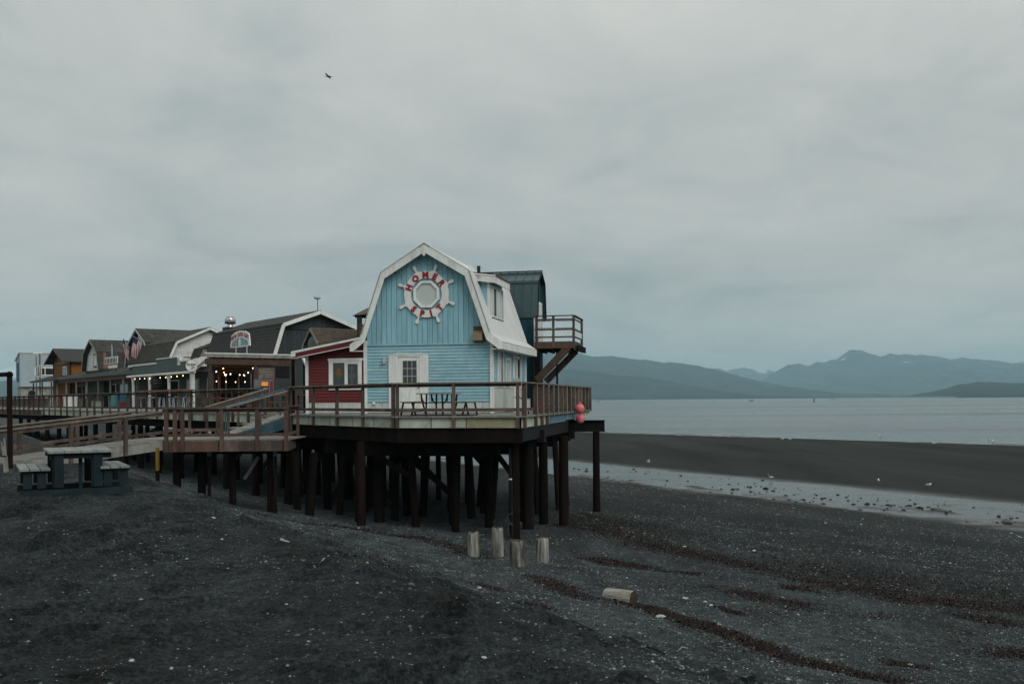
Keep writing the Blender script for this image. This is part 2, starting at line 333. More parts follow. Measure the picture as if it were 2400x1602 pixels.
# ------------------------------------------------------------------ beach
def sand_material():
    m = bpy.data.materials.new('dark_beach_sand'); m.use_nodes = True; t = m.node_tree; b = t.nodes['Principled BSDF']
    tcn = N(t, 'ShaderNodeTexCoord')
    def noise(s, d, r=.6, st=None):
        n = N(t, 'ShaderNodeTexNoise'); n.inputs['Scale'].default_value = s; n.inputs['Detail'].default_value = d; n.inputs['Roughness'].default_value = r
        src = tcn.outputs['Object']
        if st:
            mp = N(t, 'ShaderNodeMapping'); mp.inputs['Rotation'].default_value = (0, 0, R(-60)); mp.inputs['Scale'].default_value = st
            t.links.new(src, mp.inputs[0]); src = mp.outputs[0]
        t.links.new(src, n.inputs[0]); return n.outputs[0]
    def mrange(src, a, b_, c=0., d=1.):
        q = N(t, 'ShaderNodeMapRange'); q.inputs[1].default_value = a; q.inputs[2].default_value = b_; q.inputs[3].default_value = c; q.inputs[4].default_value = d
        t.links.new(src, q.inputs[0]); return q.outputs[0]
    def mix(f, a, b_):
        q = N(t, 'ShaderNodeMixRGB')
        t.links.new(f, q.inputs[0])
        for i, c in ((1, a), (2, b_)):
            if isinstance(c, tuple): q.inputs[i].default_value = (*c, 1)
            else: t.links.new(c, q.inputs[i])
        return q.outputs[0]
    big = mrange(noise(.7, 7, .68, (1.3, .28, 1)), .38, .62)
    c = mix(big, (.026, .032, .0328), (.061, .075, .0765))
    brown = mrange(noise(.9, 6, .7, (1, .3, 1)), .5, .68)
    c2 = mix(brown, c, (.027, .029, .0285))
    fine0 = mrange(noise(26, 6, .8), .41, .60, .42, 1.7); fine1 = mrange(noise(6, 6, .75), .40, .60, .62, 1.4)
    fmu = N(t, 'ShaderNodeMath', operation='MULTIPLY'); t.links.new(fine0, fmu.inputs[0]); t.links.new(fine1, fmu.inputs[1]); fine = fmu.outputs[0]
    sp = N(t, 'ShaderNodeVectorMath', operation='SCALE'); t.links.new(c2, sp.inputs[0]); t.links.new(fine, sp.inputs['Scale'])
    # wetter, smoother and greyer sand on the low tidal flat: driven by height
    geo = N(t, 'ShaderNodeNewGeometry'); sx = N(t, 'ShaderNodeSeparateXYZ'); t.links.new(geo.outputs['Position'], sx.inputs[0])
    flat = mrange(sx.outputs['Z'], E-4.75, E-5.25)
    streak = mrange(noise(.10, 6, .6, (1.6, .22, 1)), .35, .65)
    fl = mix(streak, (.025, .028, .026), (.043, .048, .045))
    c3 = mix(flat, sp.outputs[0], fl)
    # the mid beach between the kelp line and the flat lies dark and shingly
    mid1 = mrange(sx.outputs['Z'], E-4.22, E-4.5); mid2 = mrange(sx.outputs['Z'], E-5.3, E-4.9)
    mm = N(t, 'ShaderNodeMath', operation='MULTIPLY'); t.links.new(mid1, mm.inputs[0]); t.links.new(mid2, mm.inputs[1])
    ms = N(t, 'ShaderNodeMath', operation='MULTIPLY'); ms.inputs[1].default_value = .6; t.links.new(mm.outputs[0], ms.inputs[0])
    c4 = mix(ms.outputs[0], c3, (.019, .021, .021))
    # paler beach face: partly grey shingle against black sand, partly lens vignette put into colour
    gv = mrange(sx.outputs['Z'], E-1.6, E-3.6); gv2 = mrange(sx.outputs['Z'], E-4.65, E-4.25)
    gvm = N(t, 'ShaderNodeMath', operation='MULTIPLY'); t.links.new(gv, gvm.inputs[0]); t.links.new(gv2, gvm.inputs[1])
    gs = mrange(gvm.outputs[0], 0, 1, 1.0, 1.6)
    c5 = N(t, 'ShaderNodeVectorMath', operation='SCALE'); t.links.new(c4, c5.inputs[0]); t.links.new(gs, c5.inputs['Scale'])
    t.links.new(c5.outputs[0], b.inputs['Base Color'])
    # sand that is only just clear of the standing water keeps a film of it
    wm = N(t, 'ShaderNodeMath', operation='MULTIPLY'); t.links.new(mrange(sx.outputs['Z'], POOL+.075, POOL+.005), wm.inputs[0]); dts = N(t, 'ShaderNodeVectorMath', operation='DOT_PRODUCT'); t.links.new(geo.outputs['Position'], dts.inputs[0]); dts.inputs[1].default_value = (.866, .5, 0); t.links.new(mrange(dts.outputs['Value'], 50.5, 47.5), wm.inputs[1]); wet = wm.outputs[0]
    ro = N(t, 'ShaderNodeMapRange'); ro.inputs[3].default_value = .92; ro.inputs[4].default_value = .30; t.links.new(wet, ro.inputs[0])
    t.links.new(ro.outputs[0], b.inputs['Roughness'])
    spq = N(t, 'ShaderNodeMapRange'); spq.inputs[3].default_value = .16; spq.inputs[4].default_value = .02; t.links.new(flat, spq.inputs[0]); swt = N(t, 'ShaderNodeMath', operation='MULTIPLY_ADD'); t.links.new(wet, swt.inputs[0]); swt.inputs[1].default_value = .22; t.links.new(spq.outputs[0], swt.inputs[2]); t.links.new(swt.outputs[0], b.inputs['Specular IOR Level'])
    h1 = noise(7, 9, .82); h2 = noise(40, 5, .75)
    hm = N(t, 'ShaderNodeMath', operation='MULTIPLY_ADD'); hm.inputs[1].default_value = .25; t.links.new(h2, hm.inputs[0]); t.links.new(h1, hm.inputs[2])
    bn = N(t, 'ShaderNodeBump'); bn.inputs['Distance'].default_value = .28
    bs = N(t, 'ShaderNodeMapRange'); bs.inputs[3].default_value = 1.0; bs.inputs[4].default_value = .12; t.links.new(flat, bs.inputs[0])
    t.links.new(bs.outputs[0], bn.inputs['Strength'])
    t.links.new(hm.outputs[0], bn.inputs['Height']); t.links.new(bn.outputs[0], b.inputs['Normal'])
    return m
def spaced(a0, segs):
    o = [a0]
    for end, st0, st1 in segs:
        x = o[-1]; L = abs(end-x); sgn = 1 if end > x else -1; p = 0
        while abs(end-o[-1]) > st1*.6:
            f = min(1, abs(o[-1]-x)/L); o.append(o[-1]+sgn*(st0+(st1-st0)*f))
        o[-1] = end
    return o
xr = spaced(0, [(12, .09, .14), (40, .2, .6), (140, .7, 4), (3000, 6, 260)])
xl = spaced(0, [(-11, .09, .14), (-40, .2, .7), (-140, .8, 4), (-3000, 6, 260)])
xs = np.array(xl[:0:-1]+xr)
ys = np.array(spaced(-400, [(-20, 40, 6), (3, 4, .3), (16, .09, .1), (30, .11, .2), (60, .25, .5), (160, .6, 3), (420, 4, 12), (3000, 15, 300)]))
GX, GY = np.meshgrid(xs, ys)
GZ = ground(GX, GY)
S_ = .866*GX+.5*GY; T_ = .5*GX-.866*GY
near = np.clip((70-np.hypot(GX, GY))/55, 0, 1)*np.clip((30-S_)/8, 0.12, 1)
lump = fbm(GX*.55, GY*.55, 4)*.24 + fbm(GX*2.2+5, GY*2.2, 4, .6)*.11 + fbm(S_*1.1, T_*.3+8, 3)*.14
GZ = GZ+lump*near
# footprints and scuffs trodden into the soft sand of the berm and its face
fr = np.random.default_rng(5)
for i in range(1150):
    s0 = fr.uniform(-9, 7.5); t0 = fr.uniform(-26, 3.5); cx = .866*s0+.5*t0; cy = .5*s0-.866*t0
    if not (2.5 < cy < 30): continue
    ang = fr.uniform(0, math.pi); L = fr.uniform(.13, .26); Wd = L*.62; dp = fr.uniform(.03, .095)
    if i % 4 == 0: dp *= 2.0; L *= 1.15
    ix = np.searchsorted(xs, [cx-.6, cx+.6]); iy = np.searchsorted(ys, [cy-.6, cy+.6])
    if ix[1]-ix[0] < 2 or iy[1]-iy[0] < 2: continue
    sl = (slice(iy[0], iy[1]), slice(ix[0], ix[1])); dx = GX[sl]-cx; dy = GY[sl]-cy
    p = dx*math.cos(ang)+dy*math.sin(ang); q = -dx*math.sin(ang)+dy*math.cos(ang); r2 = (p/L)**2+(q/Wd)**2
    GZ[sl] += -dp*np.exp(-r2*1.2)+.55*dp*np.exp(-((np.sqrt(r2)-1.5)**2)*4)
far = np.clip((S_-30)/10, 0, 1)
GZ = GZ+np.clip(1-np.abs(S_-41)/6, 0, 1)*(np.maximum(fbm(GX*.8+7, GY*.8, 5, .68), -.06)*.20+np.maximum(fbm(S_*1.5, T_*.22+3, 4, .6), -.05)*.16)
GZ = GZ+far*(fbm(S_*.16, T_*.05, 4)*.085+fbm(S_*.8, T_*.3, 4, .65)*.075)*np.clip((75-S_)/20, .25, 1)
ny, nx = GX.shape
idx = np.arange(ny*nx).reshape(ny, nx)
F = np.stack([idx[:-1, :-1], idx[:-1, 1:], idx[1:, 1:], idx[1:, :-1]], -1).reshape(-1, 4)
sand = sand_material()
kind(ob('beach_ground', raw_mesh('beach_ground', np.stack([GX, GY, GZ], -1).reshape(-1, 3), F, sand, True)), 'structure')
def ground_z(x, y):
    """height of the finished beach mesh under a point"""
    i = int(np.clip(np.searchsorted(xs, x)-1, 0, nx-2)); j = int(np.clip(np.searchsorted(ys, y)-1, 0, ny-2))
    a = (x-xs[i])/(xs[i+1]-xs[i]); b = (y-ys[j])/(ys[j+1]-ys[j])
    return float((GZ[j, i]*(1-a)+GZ[j, i+1]*a)*(1-b)+(GZ[j+1, i]*(1-a)+GZ[j+1, i+1]*a)*b)
def ground_zs(x, y):
    i = np.clip(np.searchsorted(xs, x)-1, 0, nx-2); j = np.clip(np.searchsorted(ys, y)-1, 0, ny-2)
    a = (x-xs[i])/(xs[i+1]-xs[i]); b = (y-ys[j])/(ys[j+1]-ys[j])
    return (GZ[j, i]*(1-a)+GZ[j, i+1]*a)*(1-b)+(GZ[j+1, i]*(1-a)+GZ[j+1, i+1]*a)*b
def on_ground(px, py):
    p = ground_hit(px, py); p.z = ground_z(p.x, p.y); return p

def water_material(name, rough, s1, s2, strength, base, dist):
    m = bpy.data.materials.new(name); m.use_nodes = True; t = m.node_tree; b = t.nodes['Principled BSDF']
    b.inputs['Base Color'].default_value = (*base, 1); b.inputs['Roughness'].default_value = rough; b.inputs['IOR'].default_value = 1.33
    b.inputs['Specular IOR Level'].default_value = .5
    tcn = N(t, 'ShaderNodeTexCoord'); hs = []
    for s, st, rz in ((s1, (.35, 1, 1), 25), (s2, (.5, 1, 1), -12)):
        mp = N(t, 'ShaderNodeMapping'); mp.inputs['Scale'].default_value = st; mp.inputs['Rotation'].default_value = (0, 0, R(rz))
        t.links.new(tcn.outputs['Object'], mp.inputs[0])
        n = N(t, 'ShaderNodeTexNoise'); n.inputs['Scale'].default_value = s; n.inputs['Detail'].default_value = 5; t.links.new(mp.outputs[0], n.inputs[0]); hs.append(n.outputs[0])
    a = N(t, 'ShaderNodeMath', operation='MULTIPLY_ADD'); a.inputs[1].default_value = 2.6; t.links.new(hs[0], a.inputs[0]); t.links.new(hs[1], a.inputs[2])
    bn = N(t, 'ShaderNodeBump'); bn.inputs['Strength'].default_value = strength; bn.inputs['Distance'].default_value = dist
    t.links.new(a.outputs[0], bn.inputs['Height']); t.links.new(bn.outputs[0], b.inputs['Normal'])
    # broad smooth and ruffled patches
    mp = N(t, 'ShaderNodeMapping'); mp.inputs['Scale'].default_value = (.12, 1, 1); mp.inputs['Rotation'].default_value = (0, 0, R(8)); t.links.new(tcn.outputs['Object'], mp.inputs[0])
    n = N(t, 'ShaderNodeTexNoise'); n.inputs['Scale'].default_value = .02; n.inputs['Detail'].default_value = 5; t.links.new(mp.outputs[0], n.inputs[0])
    q = N(t, 'ShaderNodeMapRange'); q.inputs[1].default_value = .35; q.inputs[2].default_value = .65; q.inputs[3].default_value = rough*.6; q.inputs[4].default_value = rough*1.7
    t.links.new(n.outputs[0], q.inputs[0]); t.links.new(q.outputs[0], b.inputs['Roughness'])
    return m
seam = water_material('grey_sea_water', .16, .10, .5, .55, (.012, .030, .034), .5)
poolm = water_material('shallow_tide_water', .16, .5, 2.2, .45, (.020, .023, .023), .06); poolm.node_tree.nodes['Principled BSDF'].inputs['Specular IOR Level'].default_value = .22
q = 13000
kind(ob('sea', raw_mesh('sea', [(-q, -3000, SEA), (q, -3000, SEA), (q, 19000, SEA), (-q, 19000, SEA)], [(0, 1, 2, 3)], seam)), 'structure')
tv = [(.866*s+.5*t, .5*s-.866*t, POOL) for s, t in ((34, -160), (55, -160), (55, 60), (34, 60))]
kind(ob('tide_pool_water', raw_mesh('tide_pool_water', tv, [(0, 1, 2, 3)], poolm)), 'structure')

# ------------------------------------------------------------------ far shore
def hill_material(name, c1, c2, snow):
    m = bpy.data.materials.new(name); m.use_nodes = True; t = m.node_tree; b = t.nodes['Principled BSDF']
    b.inputs['Roughness'].default_value = .95; b.inputs['Specular IOR Level'].default_value = .1
    tcn = N(t, 'ShaderNodeTexCoord'); n = N(t, 'ShaderNodeTexNoise'); n.inputs['Scale'].default_value = .0035; n.inputs['Detail'].default_value = 9; n.inputs['Roughness'].default_value = .7
    t.links.new(tcn.outputs['Object'], n.inputs[0])
    q = N(t, 'ShaderNodeMapRange'); q.inputs[1].default_value = .4; q.inputs[2].default_value = .6; t.links.new(n.outputs[0], q.inputs[0])
    mxn = N(t, 'ShaderNodeMixRGB'); t.links.new(q.outputs[0], mxn.inputs[0]); mxn.inputs[1].default_value = (*c1, 1); mxn.inputs[2].default_value = (*c2, 1)
    src = mxn.outputs[0]
    if snow:
        geo = N(t, 'ShaderNodeNewGeometry'); sx = N(t, 'ShaderNodeSeparateXYZ'); t.links.new(geo.outputs['Position'], sx.inputs[0])
        h = N(t, 'ShaderNodeMapRange'); h.inputs[1].default_value = snow[0]; h.inputs[2].default_value = snow[1]; t.links.new(sx.outputs['Z'], h.inputs[0])
        n3 = N(t, 'ShaderNodeTexNoise'); n3.inputs['Scale'].default_value = snow[2]; n3.inputs['Detail'].default_value = 4; t.links.new(tcn.outputs['Object'], n3.inputs[0])
        k = N(t, 'ShaderNodeMapRange'); k.inputs[1].default_value = snow[3]; k.inputs[2].default_value = snow[3]+.03; t.links.new(n3.outputs[0], k.inputs[0])
        mu = N(t, 'ShaderNodeMath', operation='MULTIPLY'); t.links.new(h.outputs[0], mu.inputs[0]); t.links.new(k.outputs[0], mu.inputs[1])
        m3 = N(t, 'ShaderNodeMixRGB'); t.links.new(mu.outputs[0], m3.inputs[0]); t.links.new(src, m3.inputs[1]); m3.inputs[2].default_value = (.75, .78, .8, 1); src = m3.outputs[0]
    t.links.new(src, b.inputs['Base Color']); return m
forest = hill_material('dark_forest', (.002, .007, .008), (.026, .036, .032), None)
rocky = hill_material('mountain_slope', (.002, .008, .010), (.045, .058, .056), (E+330, E+430, .0060, .655))
snowy = hill_material('snowy_mountain', (.03, .038, .04), (.05, .055, .055), (E+250, E+420, .0016, .56))
snowy2 = hill_material('snow_covered_mountain', (.10, .12, .13), (.2, .22, .23), (E+60, E+200, .0012, .40))
def hill(name, pts, Y, depth, m, rough, seed, label_noise=1.0):
    """a range with its crest over the measured skyline, sloping to the water in front and falling away behind"""
    pxs = np.array([p[0] for p in pts], float); pys = np.array([p[1] for p in pts], float)
    n = max(80, int((pxs[-1]-pxs[0])/2.0)); m2 = 31
    px = np.linspace(pxs[0], pxs[-1], n); py = np.interp(px, pxs, pys)
    a = (px-CX)/FPX; crest = np.maximum((-(py-CY)/FPX - a*ROLL)*Y, 1)
    X = a*Y; V = []
    for j in range(m2):
        f = j/(m2-1); g = f*1.5                      # 0 shore, 1 crest, 1.5 behind
        yy = Y-depth*(1-g)
        shape = np.where(g <= 1, g**1.15, 1-(g-1)*1.1)
        nz = fbm(X*rough+seed, np.full_like(X, yy*rough), 5, .55)
        rg = .5-np.abs(fbm(X*rough*2.2+seed*3, np.full_like(X, yy*rough*.7), 5, .6))*2
        z = crest*shape + (nz*.5+(rg-.25)*.35)*crest*max(0.0, 1-((g-.46)/.42)**2)*label_noise
        if g > .9: z = z+fbm(X*rough*14, X*0+seed, 5, .6)*crest*.085
        V.append(np.stack([X+0*z, np.full_like(X, yy), E+z-8*(1-min(1, g*8))], -1))
    V = np.concatenate(V); idx = np.arange(m2*n).reshape(m2, n)
    F = np.stack([idx[:-1, :-1], idx[:-1, 1:], idx[1:, 1:], idx[1:, :-1]], -1).reshape(-1, 4)
    return kind(ob(name, raw_mesh(name, V, F, m, True)), 'structure')
hill('far_hills_left', [(400, 905), (700, 880), (900, 850), (1100, 822), (1250, 812), (1345, 824), (1372, 832), (1400, 835), (1440, 834), (1480, 840), (1530, 846), (1600, 852), (1640, 857), (1680, 865), (1720, 877), (1760, 888), (1800, 898), (1850, 908), (1900, 917), (1950, 925), (2010, 931)], 9000, 2600, forest, .0011, 3)
hill('forested_headland', [(700, 915), (1000, 890), (1200, 868), (1340, 866), (1400, 871), (1450, 879), (1520, 884), (1560, 891), (1650, 907), (1700, 916), (1760, 924), (1830, 930), (1860, 932)], 6200, 900, forest, .0016, 9)
hill('snow_dotted_peaks', [(1600, 880), (1660, 864), (1682, 862), (1702, 868), (1725, 863), (1755, 861), (1775, 867), (1790, 871), (1806, 867), (1822, 873), (1860, 880), (1950, 900)], 15500, 2600, snowy, .0009, 21)
hill('mountain_range', [(1700, 928), (1760, 905), (1822, 874), (1835, 861), (1847, 853), (1880, 852), (1889, 858), (1902, 854), (1915, 848), (1940, 846), (1968, 839), (1980, 829), (1993, 819), (2000, 821), (2026, 821), (2038, 828), (2055, 834), (2080, 830), (2110, 829), (2150, 832), (2195, 834), (2215, 838), (2235, 841), (2260, 838), (2300, 842), (2340, 844), (2355, 850), (2375, 851), (2400, 847), (2500, 838), (2700, 850), (2900, 870)], 12200, 3400, rocky, .0008, 33)
hill('wooded_point', [(2140, 929), (2180, 923), (2215, 911), (2250, 900), (2290, 895), (2335, 894), (2370, 898), (2420, 897), (2500, 893), (2700, 900), (3000, 915)], 4600, 500, forest, .003, 44, .6)
hill('low_wooded_islet', [(2200, 929), (2222, 922), (2245, 917), (2290, 915), (2320, 917), (2345, 921), (2400, 924)], 3900, 160, forest, .006, 51, .5)
hill('dark_hills_beyond_boardwalk', [(-500, 885), (-200, 890), (0, 893), (20, 889), (60, 893), (150, 905), (300, 915), (500, 925)], 7000, 1500, forest, .0012, 61)
hill('snow_mountains_beyond_boardwalk', [(-600, 850), (-300, 842), (-100, 858), (0, 864), (12, 862), (25, 858), (38, 855), (60, 852), (110, 860), (200, 872), (400, 900)], 14500, 3500, snowy2, .0007, 71)
# ------------------------------------------------------------------ gambrel helpers
def profile_z(prof, d):
    d = abs(d); ds = [p[0] for p in prof]; zs = [p[1] for p in prof]
    return float(np.interp(d, ds, zs))
def clip_strip(x0, x1, zlo, topf, breaks):
    xsn = [x0]+[b for b in breaks if x0 < b < x1]+[x1]
    return [(x0, zlo), (x1, zlo)]+[(x, topf(x)) for x in reversed(xsn)]

# ------------------------------------------------------------------ the blue house
HPROF = [(0, 6.20), (1.69, 5.17), (2.47, 2.86), (2.90, 2.55)]          # half profile of the roof's underside edge line
house = thing('blue_house', 'light blue gambrel house with white trim and white door on the pier corner', 'house', H0, -HA)
HW, HD = 4.985, 6.2; HC = HW/2
MB().box(.06, HW-.06, .09, HD, .02, 2.60).prism([(.12, 2.6), (HW-.12, 2.6), (HC+1.6, 5.06), (HC, 6.0), (HC-1.6, 5.06)], 'y', .07, HD).build('wall_core', groove, house)
# lapped boards of the ground floor
for i in range(18):
    z = .43+i*.1165
    MB().prism([(.0, z), (-.032, z), (-.012, z+.108), (.0, z+.108)], 'x', .10, HW-.10).build('clapboard', blue, house, loc=(0, .085, 0))
# upright boards of the gable
def htop(x): return profile_z(HPROF, x-HC)-.10
for i in range(24):
    x0 = .10+i*.1995; x1 = x0+.183
    poly = clip_strip(x0, x1, 2.60, lambda x: min(5.235, htop(x)), [HC-1.69, HC, HC+1.69, HC-1.73, HC+1.73])
    if max(p[1] for p in poly) > 2.75: MB().prism(poly, 'y', .045, .075).build('vertical_board', bluev, house)
    if htop(x0) > 5.35 and htop(x1) > 5.35:
        MB().prism(clip_strip(x0, x1, 5.26, htop, [HC]), 'y', .045, .075).build('vertical_board', bluev, house)
MB().box(HC-1.62, HC+1.62, .030, .066, 5.228, 5.262).build('flashing', bluev, house)
MB().box(.08, HW-.08, .028, .07, 2.535, 2.60).build('belt_trim', blue, house)
for i in range(16):
    x0 = .10+i*.2995
    if not (.95 < x0+.15 < 2.5): MB().box(x0, x0+.288, .05, .09, .02, .405).build('skirting_board', skirt, house)
MB().box(.08, HW-.08, .035, .09, .405, .425).build('drip_edge', groove, house)
for x in (-.02, HW-.10):
    MB().box(x, x+.12, -.012, .11, .0, 2.75).build('corner_trim', white, house)
MB().box(HW-.012, HW+.025, -.012, .13, .0, 2.75).build('corner_trim', white, house)
# right wall: white ribbed foot, blue boards above
for i in range(20):
    y0 = .14+i*.302
    MB().box(HW-.05, HW-.01, y0, y0+.288, .02, .95).build('skirting_board', skirt, house)
    MB().box(HW-.05, HW-.01, y0, y0+.288, .99, 2.78).build('vertical_board', bluev, house)
MB().box(HW-.05, HW+.02, .12, HD, .95, .99).build('drip_edge', white, house)
MB().box(HW-.05, HW+.03, HD-.02, HD+.10, 0, 2.75).build('corner_trim', white, house)
MB().box(-.02, .05, .14, HD, .02, 2.7).build('side_wall', blue, house)
MB().box(.0, HW, HD, HD+.05, .02, 2.7).prism([(.02, 2.7), (HW-.02, 2.7), (HC+1.6, 5.06), (HC, 6.0), (HC-1.6, 5.06)], 'y', HD, HD+.05).build('rear_wall', blue, house)
def upright_window(parent, xo, y0, y1, z0, z1, divs):
    win = MB().box(xo, xo+.05, y0, y0+.09, z0, z1).box(xo, xo+.05, y1-.09, y1, z0, z1).box(xo, xo+.05, y0+.09, y1-.09, z1-.11, z1).box(xo, xo+.05, y0+.09, y1-.09, z0, z0+.08).build('window', white, parent)
    n = divs; L = (y1-y0-.18)/n
    for k in range(n):
        a = y0+.09+k*L
        MB().box(xo+.008, xo+.016, a+.02, a+L-.02, z0+.1, z1-.13).build('pane', glass if k != 0 else skyglass, win)
        if k: MB().box(xo+.004, xo+.04, a-.03, a+.03, z0+.08, z1-.11).build('mullion', white, win)
upright_window(house, HW, .75, 1.75, 1.0, 2.42, 2)
upright_window(house, HW, 2.15, 3.0, 1.0, 2.12, 1)
upright_window(house, HW, 3.6, 5.1, 1.0, 2.45, 2)
# roof shell
TH = .07; V0, V1 = -.32, HD+.28
pts = [(-d, z) for d, z in reversed(HPROF)]+[(d, z) for d, z in HPROF[1:]]
def slab(a, b, y0, y1, th, m, name, parent, c=HC):
    (d0, z0), (d1, z1) = a, b; L = math.hypot(d1-d0, z1-z0); nx_, nz_ = -(z1-z0)/L, (d1-d0)/L
    return MB().prism([(c+d0, z0), (c+d1, z1), (c+d1+nx_*th, z1+nz_*th), (c+d0+nx_*th, z0+nz_*th)], 'y', y0, y1).build(name, m, parent)
for a, b in zip(pts[:-1], pts[1:]): slab(a, b, V0, V1, TH, white_metal, 'roof_panel', house)
for sgn in (-1, 1):
    MB().bar((HC+sgn*.02, V0, 6.27), (HC+sgn*.20, V0, 6.165), .02, .02).build('ridge_cap_end', black, house)
MB().prism([(HC-.22, 6.16), (HC, 6.295), (HC+.22, 6.16), (HC+.2, 6.14), (HC, 6.265), (HC-.2, 6.14)], 'y', V0-.03, V1).build('ridge_cap', white_metal, house)
# barge boards on the front and rear gable
for yb in (V0-.035, V1):
    for sgn in (-1, 1):
        P = [(0, 6.23), (1.70, 5.20), (2.49, 2.90), (2.93, 2.585)]; Q = [(0, 5.95), (1.545, 5.025), (2.345, 2.685), (2.80, 2.36)]
        for k in range(3):
            poly = [(HC+sgn*P[k][0], P[k][1]), (HC+sgn*P[k+1][0], P[k+1][1]), (HC+sgn*Q[k+1][0], Q[k+1][1]), (HC+sgn*Q[k][0], Q[k][1])]
            if k == 2: poly = [poly[0], poly[1], (HC+sgn*2.93, 2.33), (HC+sgn*2.80, 2.33), poly[3]]
            MB().prism(poly, 'y', yb, yb+.035).build('barge_board', white, house)
MB().prism([(HC-.085, 6.20), (HC+.085, 6.20), (HC+.045, 5.82), (HC-.045, 5.82)], 'y', V0-.055, V0-.036).build('peak_block', white, house)
for sgn in (-1, 1):      # dark drip line on the front edge of the roof, eave fascia and soffit
    for k in range(2):
        a, b = HPROF[k], HPROF[k+1]
        MB().bar((HC+sgn*a[0], V0-.04, a[1]+.085), (HC+sgn*b[0], V0-.04, b[1]+.085), .012, .022, up=(0, 1, 0)).build('drip_edge', black, house)
    x = HC+sgn*2.91
    MB().box(min(x, x+sgn*.03), max(x, x+sgn*.03), V0, V1, 2.33, 2.575).build('eave_fascia', white, house)
    MB().box(min(HC+sgn*2.5, x), max(HC+sgn*2.5, x), V0+.03, V1, 2.33, 2.36).build('soffit', white, house)
MB().prism([(HC+1.9, 4.95), (HC+1.99, 5.05), (HC+1.6, 5.52), (HC+1.5, 5.45)], 'y', .3, .34).build('roof_flashing', white_metal, house)
MB().cyl((HC+1.62, 1.5, 5.1), (HC+1.62, 1.5, 5.62), .07, n=10).build('vent_pipe', black, house)
# dormer in the right slope
dm0, dm1, DU = .55, 2.78, 2.25
dorm = MB().box(HC+1.2, HC+DU, dm0, dm1, 3.45, 4.98).build('dormer', bluev, house)
for i in range(5):
    x0 = HC+1.52+i*.145
    MB().box(x0, min(x0+.132, HC+DU-.08), dm0-.02, dm0+.005, 3.6, 4.93).build('vertical_board', bluev, dorm)
MB().box(HC+DU-.07, HC+DU+.03, dm0-.03, dm0+.12, 3.5, 4.95).build('corner_trim', white, dorm)
MB().prism([(HC+1.5, 5.24), (HC+2.56, 5.11), (HC+2.56, 5.05), (HC+1.5, 5.18)], 'y', dm0-.27, dm1+.12).build('dormer_roof', white_metal, dorm)
MB().prism([(HC+1.72, 5.185), (HC+2.54, 5.085), (HC+2.54, 4.81), (HC+1.86, 4.90)], 'y', dm0-.25, dm0-.22).build('front_fascia', white, dorm)
for y0_, y1_ in ((dm0-.22, dm0+.95), (dm0+.96, dm1+.1)): MB().box(HC+2.51, HC+2.545, y0_, y1_, 4.81, 5.05).build('side_fascia', white, dorm)
MB().bar((HC+1.7, dm0-.265, 5.225), (HC+2.56, dm0-.265, 5.12), .02, .025).build('drip_edge', black, dorm)
MB().box(HC+2.552, HC+2.575, dm0-.25, dm1+.12, 5.06, 5.125).build('drip_edge', black, dorm)
dw = MB().box(HC+DU, HC+DU+.05, .70, .78, 3.66, 4.78).box(HC+DU, HC+DU+.05, 2.60, 2.68, 3.66, 4.78).box(HC+DU, HC+DU+.05, .78, 2.60, 4.70, 4.78).box(HC+DU, HC+DU+.07, .70, 2.68, 3.58, 3.66).build('dormer_window', white, dorm)
MB().box(HC+DU+.05, HC+DU+.06, 2.66, 2.70, 3.58, 4.78).box(HC+DU+.07, HC+DU+.08, .70, 2.70, 3.565, 3.585).build('window_edge', black, dw)
MB().box(HC+DU+.005, HC+DU+.015, .78, 1.35, 3.67, 4.70).build('pane', skyglass, dw)
MB().box(HC+DU+.005, HC+DU+.015, 1.6, 2.60, 3.67, 4.70).build('pane', skyglass, dw)
MB().box(HC+DU, HC+DU+.04, 1.38, 1.58, 3.66, 4.70).build('mullion', brownwood, dw)
# door, panels beside it
door = MB().box(1.33, 2.185, .020, .06, .06, 2.115).build('door', white, house)
for r_ in range(3):
    for c_ in range(3):
        x0 = 1.525+c_*.182; z0 = 1.10+r_*.292
        MB().box(x0, x0+.17, .0125, .0195, z0, z0+.278).build('pane', glass, door)
MB().box(1.505, 2.09, .008, .012, 1.08, 1.10).box(1.505, 2.09, .008, .012, 1.966, 1.986).box(1.505, 1.523, .008, .012, 1.10, 1.966).box(2.07, 2.09, .008, .012, 1.10, 1.966).box(1.696, 1.706, .008, .0125, 1.1, 1.966).box(1.878, 1.888, .008, .0125, 1.1, 1.966).box(1.523, 2.07, .0085, .012, 1.379, 1.391).box(1.523, 2.07, .0085, .012, 1.671, 1.683).build('muntin', white, door)
for x0 in (1.42, 1.80):
    MB().box(x0, x0+.30, .012, .02, .22, .86).box(x0+.05, x0+.25, .006, .012, .28, .80).build('raised_panel', white, door)
MB().box(2.13, 2.165, -.01, .02, .94, 1.16).cyl((2.147, -.01, 1.0), (2.147, -.06, 1.0), .012, n=8).cyl((2.147, -.06, 1.0), (2.07, -.06, 1.0), .012, n=8).build('handle', black, door)
MB().box(1.25, 1.325, -.005, .08, .04, 2.19).box(2.19, 2.27, -.005, .08, .04, 2.19).box(1.25, 2.27, -.008, .08, 2.12, 2.20).build('door_frame', white, house)
MB().box(1.22, 2.30, -.03, .06, 2.20, 2.235).build('lintel_cap', white, house)
MB().box(1.25, 2.27, -.05, .06, .0, .06).build('threshold', greywood, house)
MB().box(.965, 1.245, .0, .05, .03, 2.18).build('shutter_panel', white, house)
MB().box(2.275, 2.52, .0, .05, .03, 2.18).build('shutter_panel', white, house)
lamp = MB().cyl((.80, -.04, 1.88), (.80, -.04, 2.12), .055, n=12).build('wall_lamp', chrome, house)
MB().box(.755, .845, .0, .06, 1.93, 2.09).build('bracket', white, lamp)
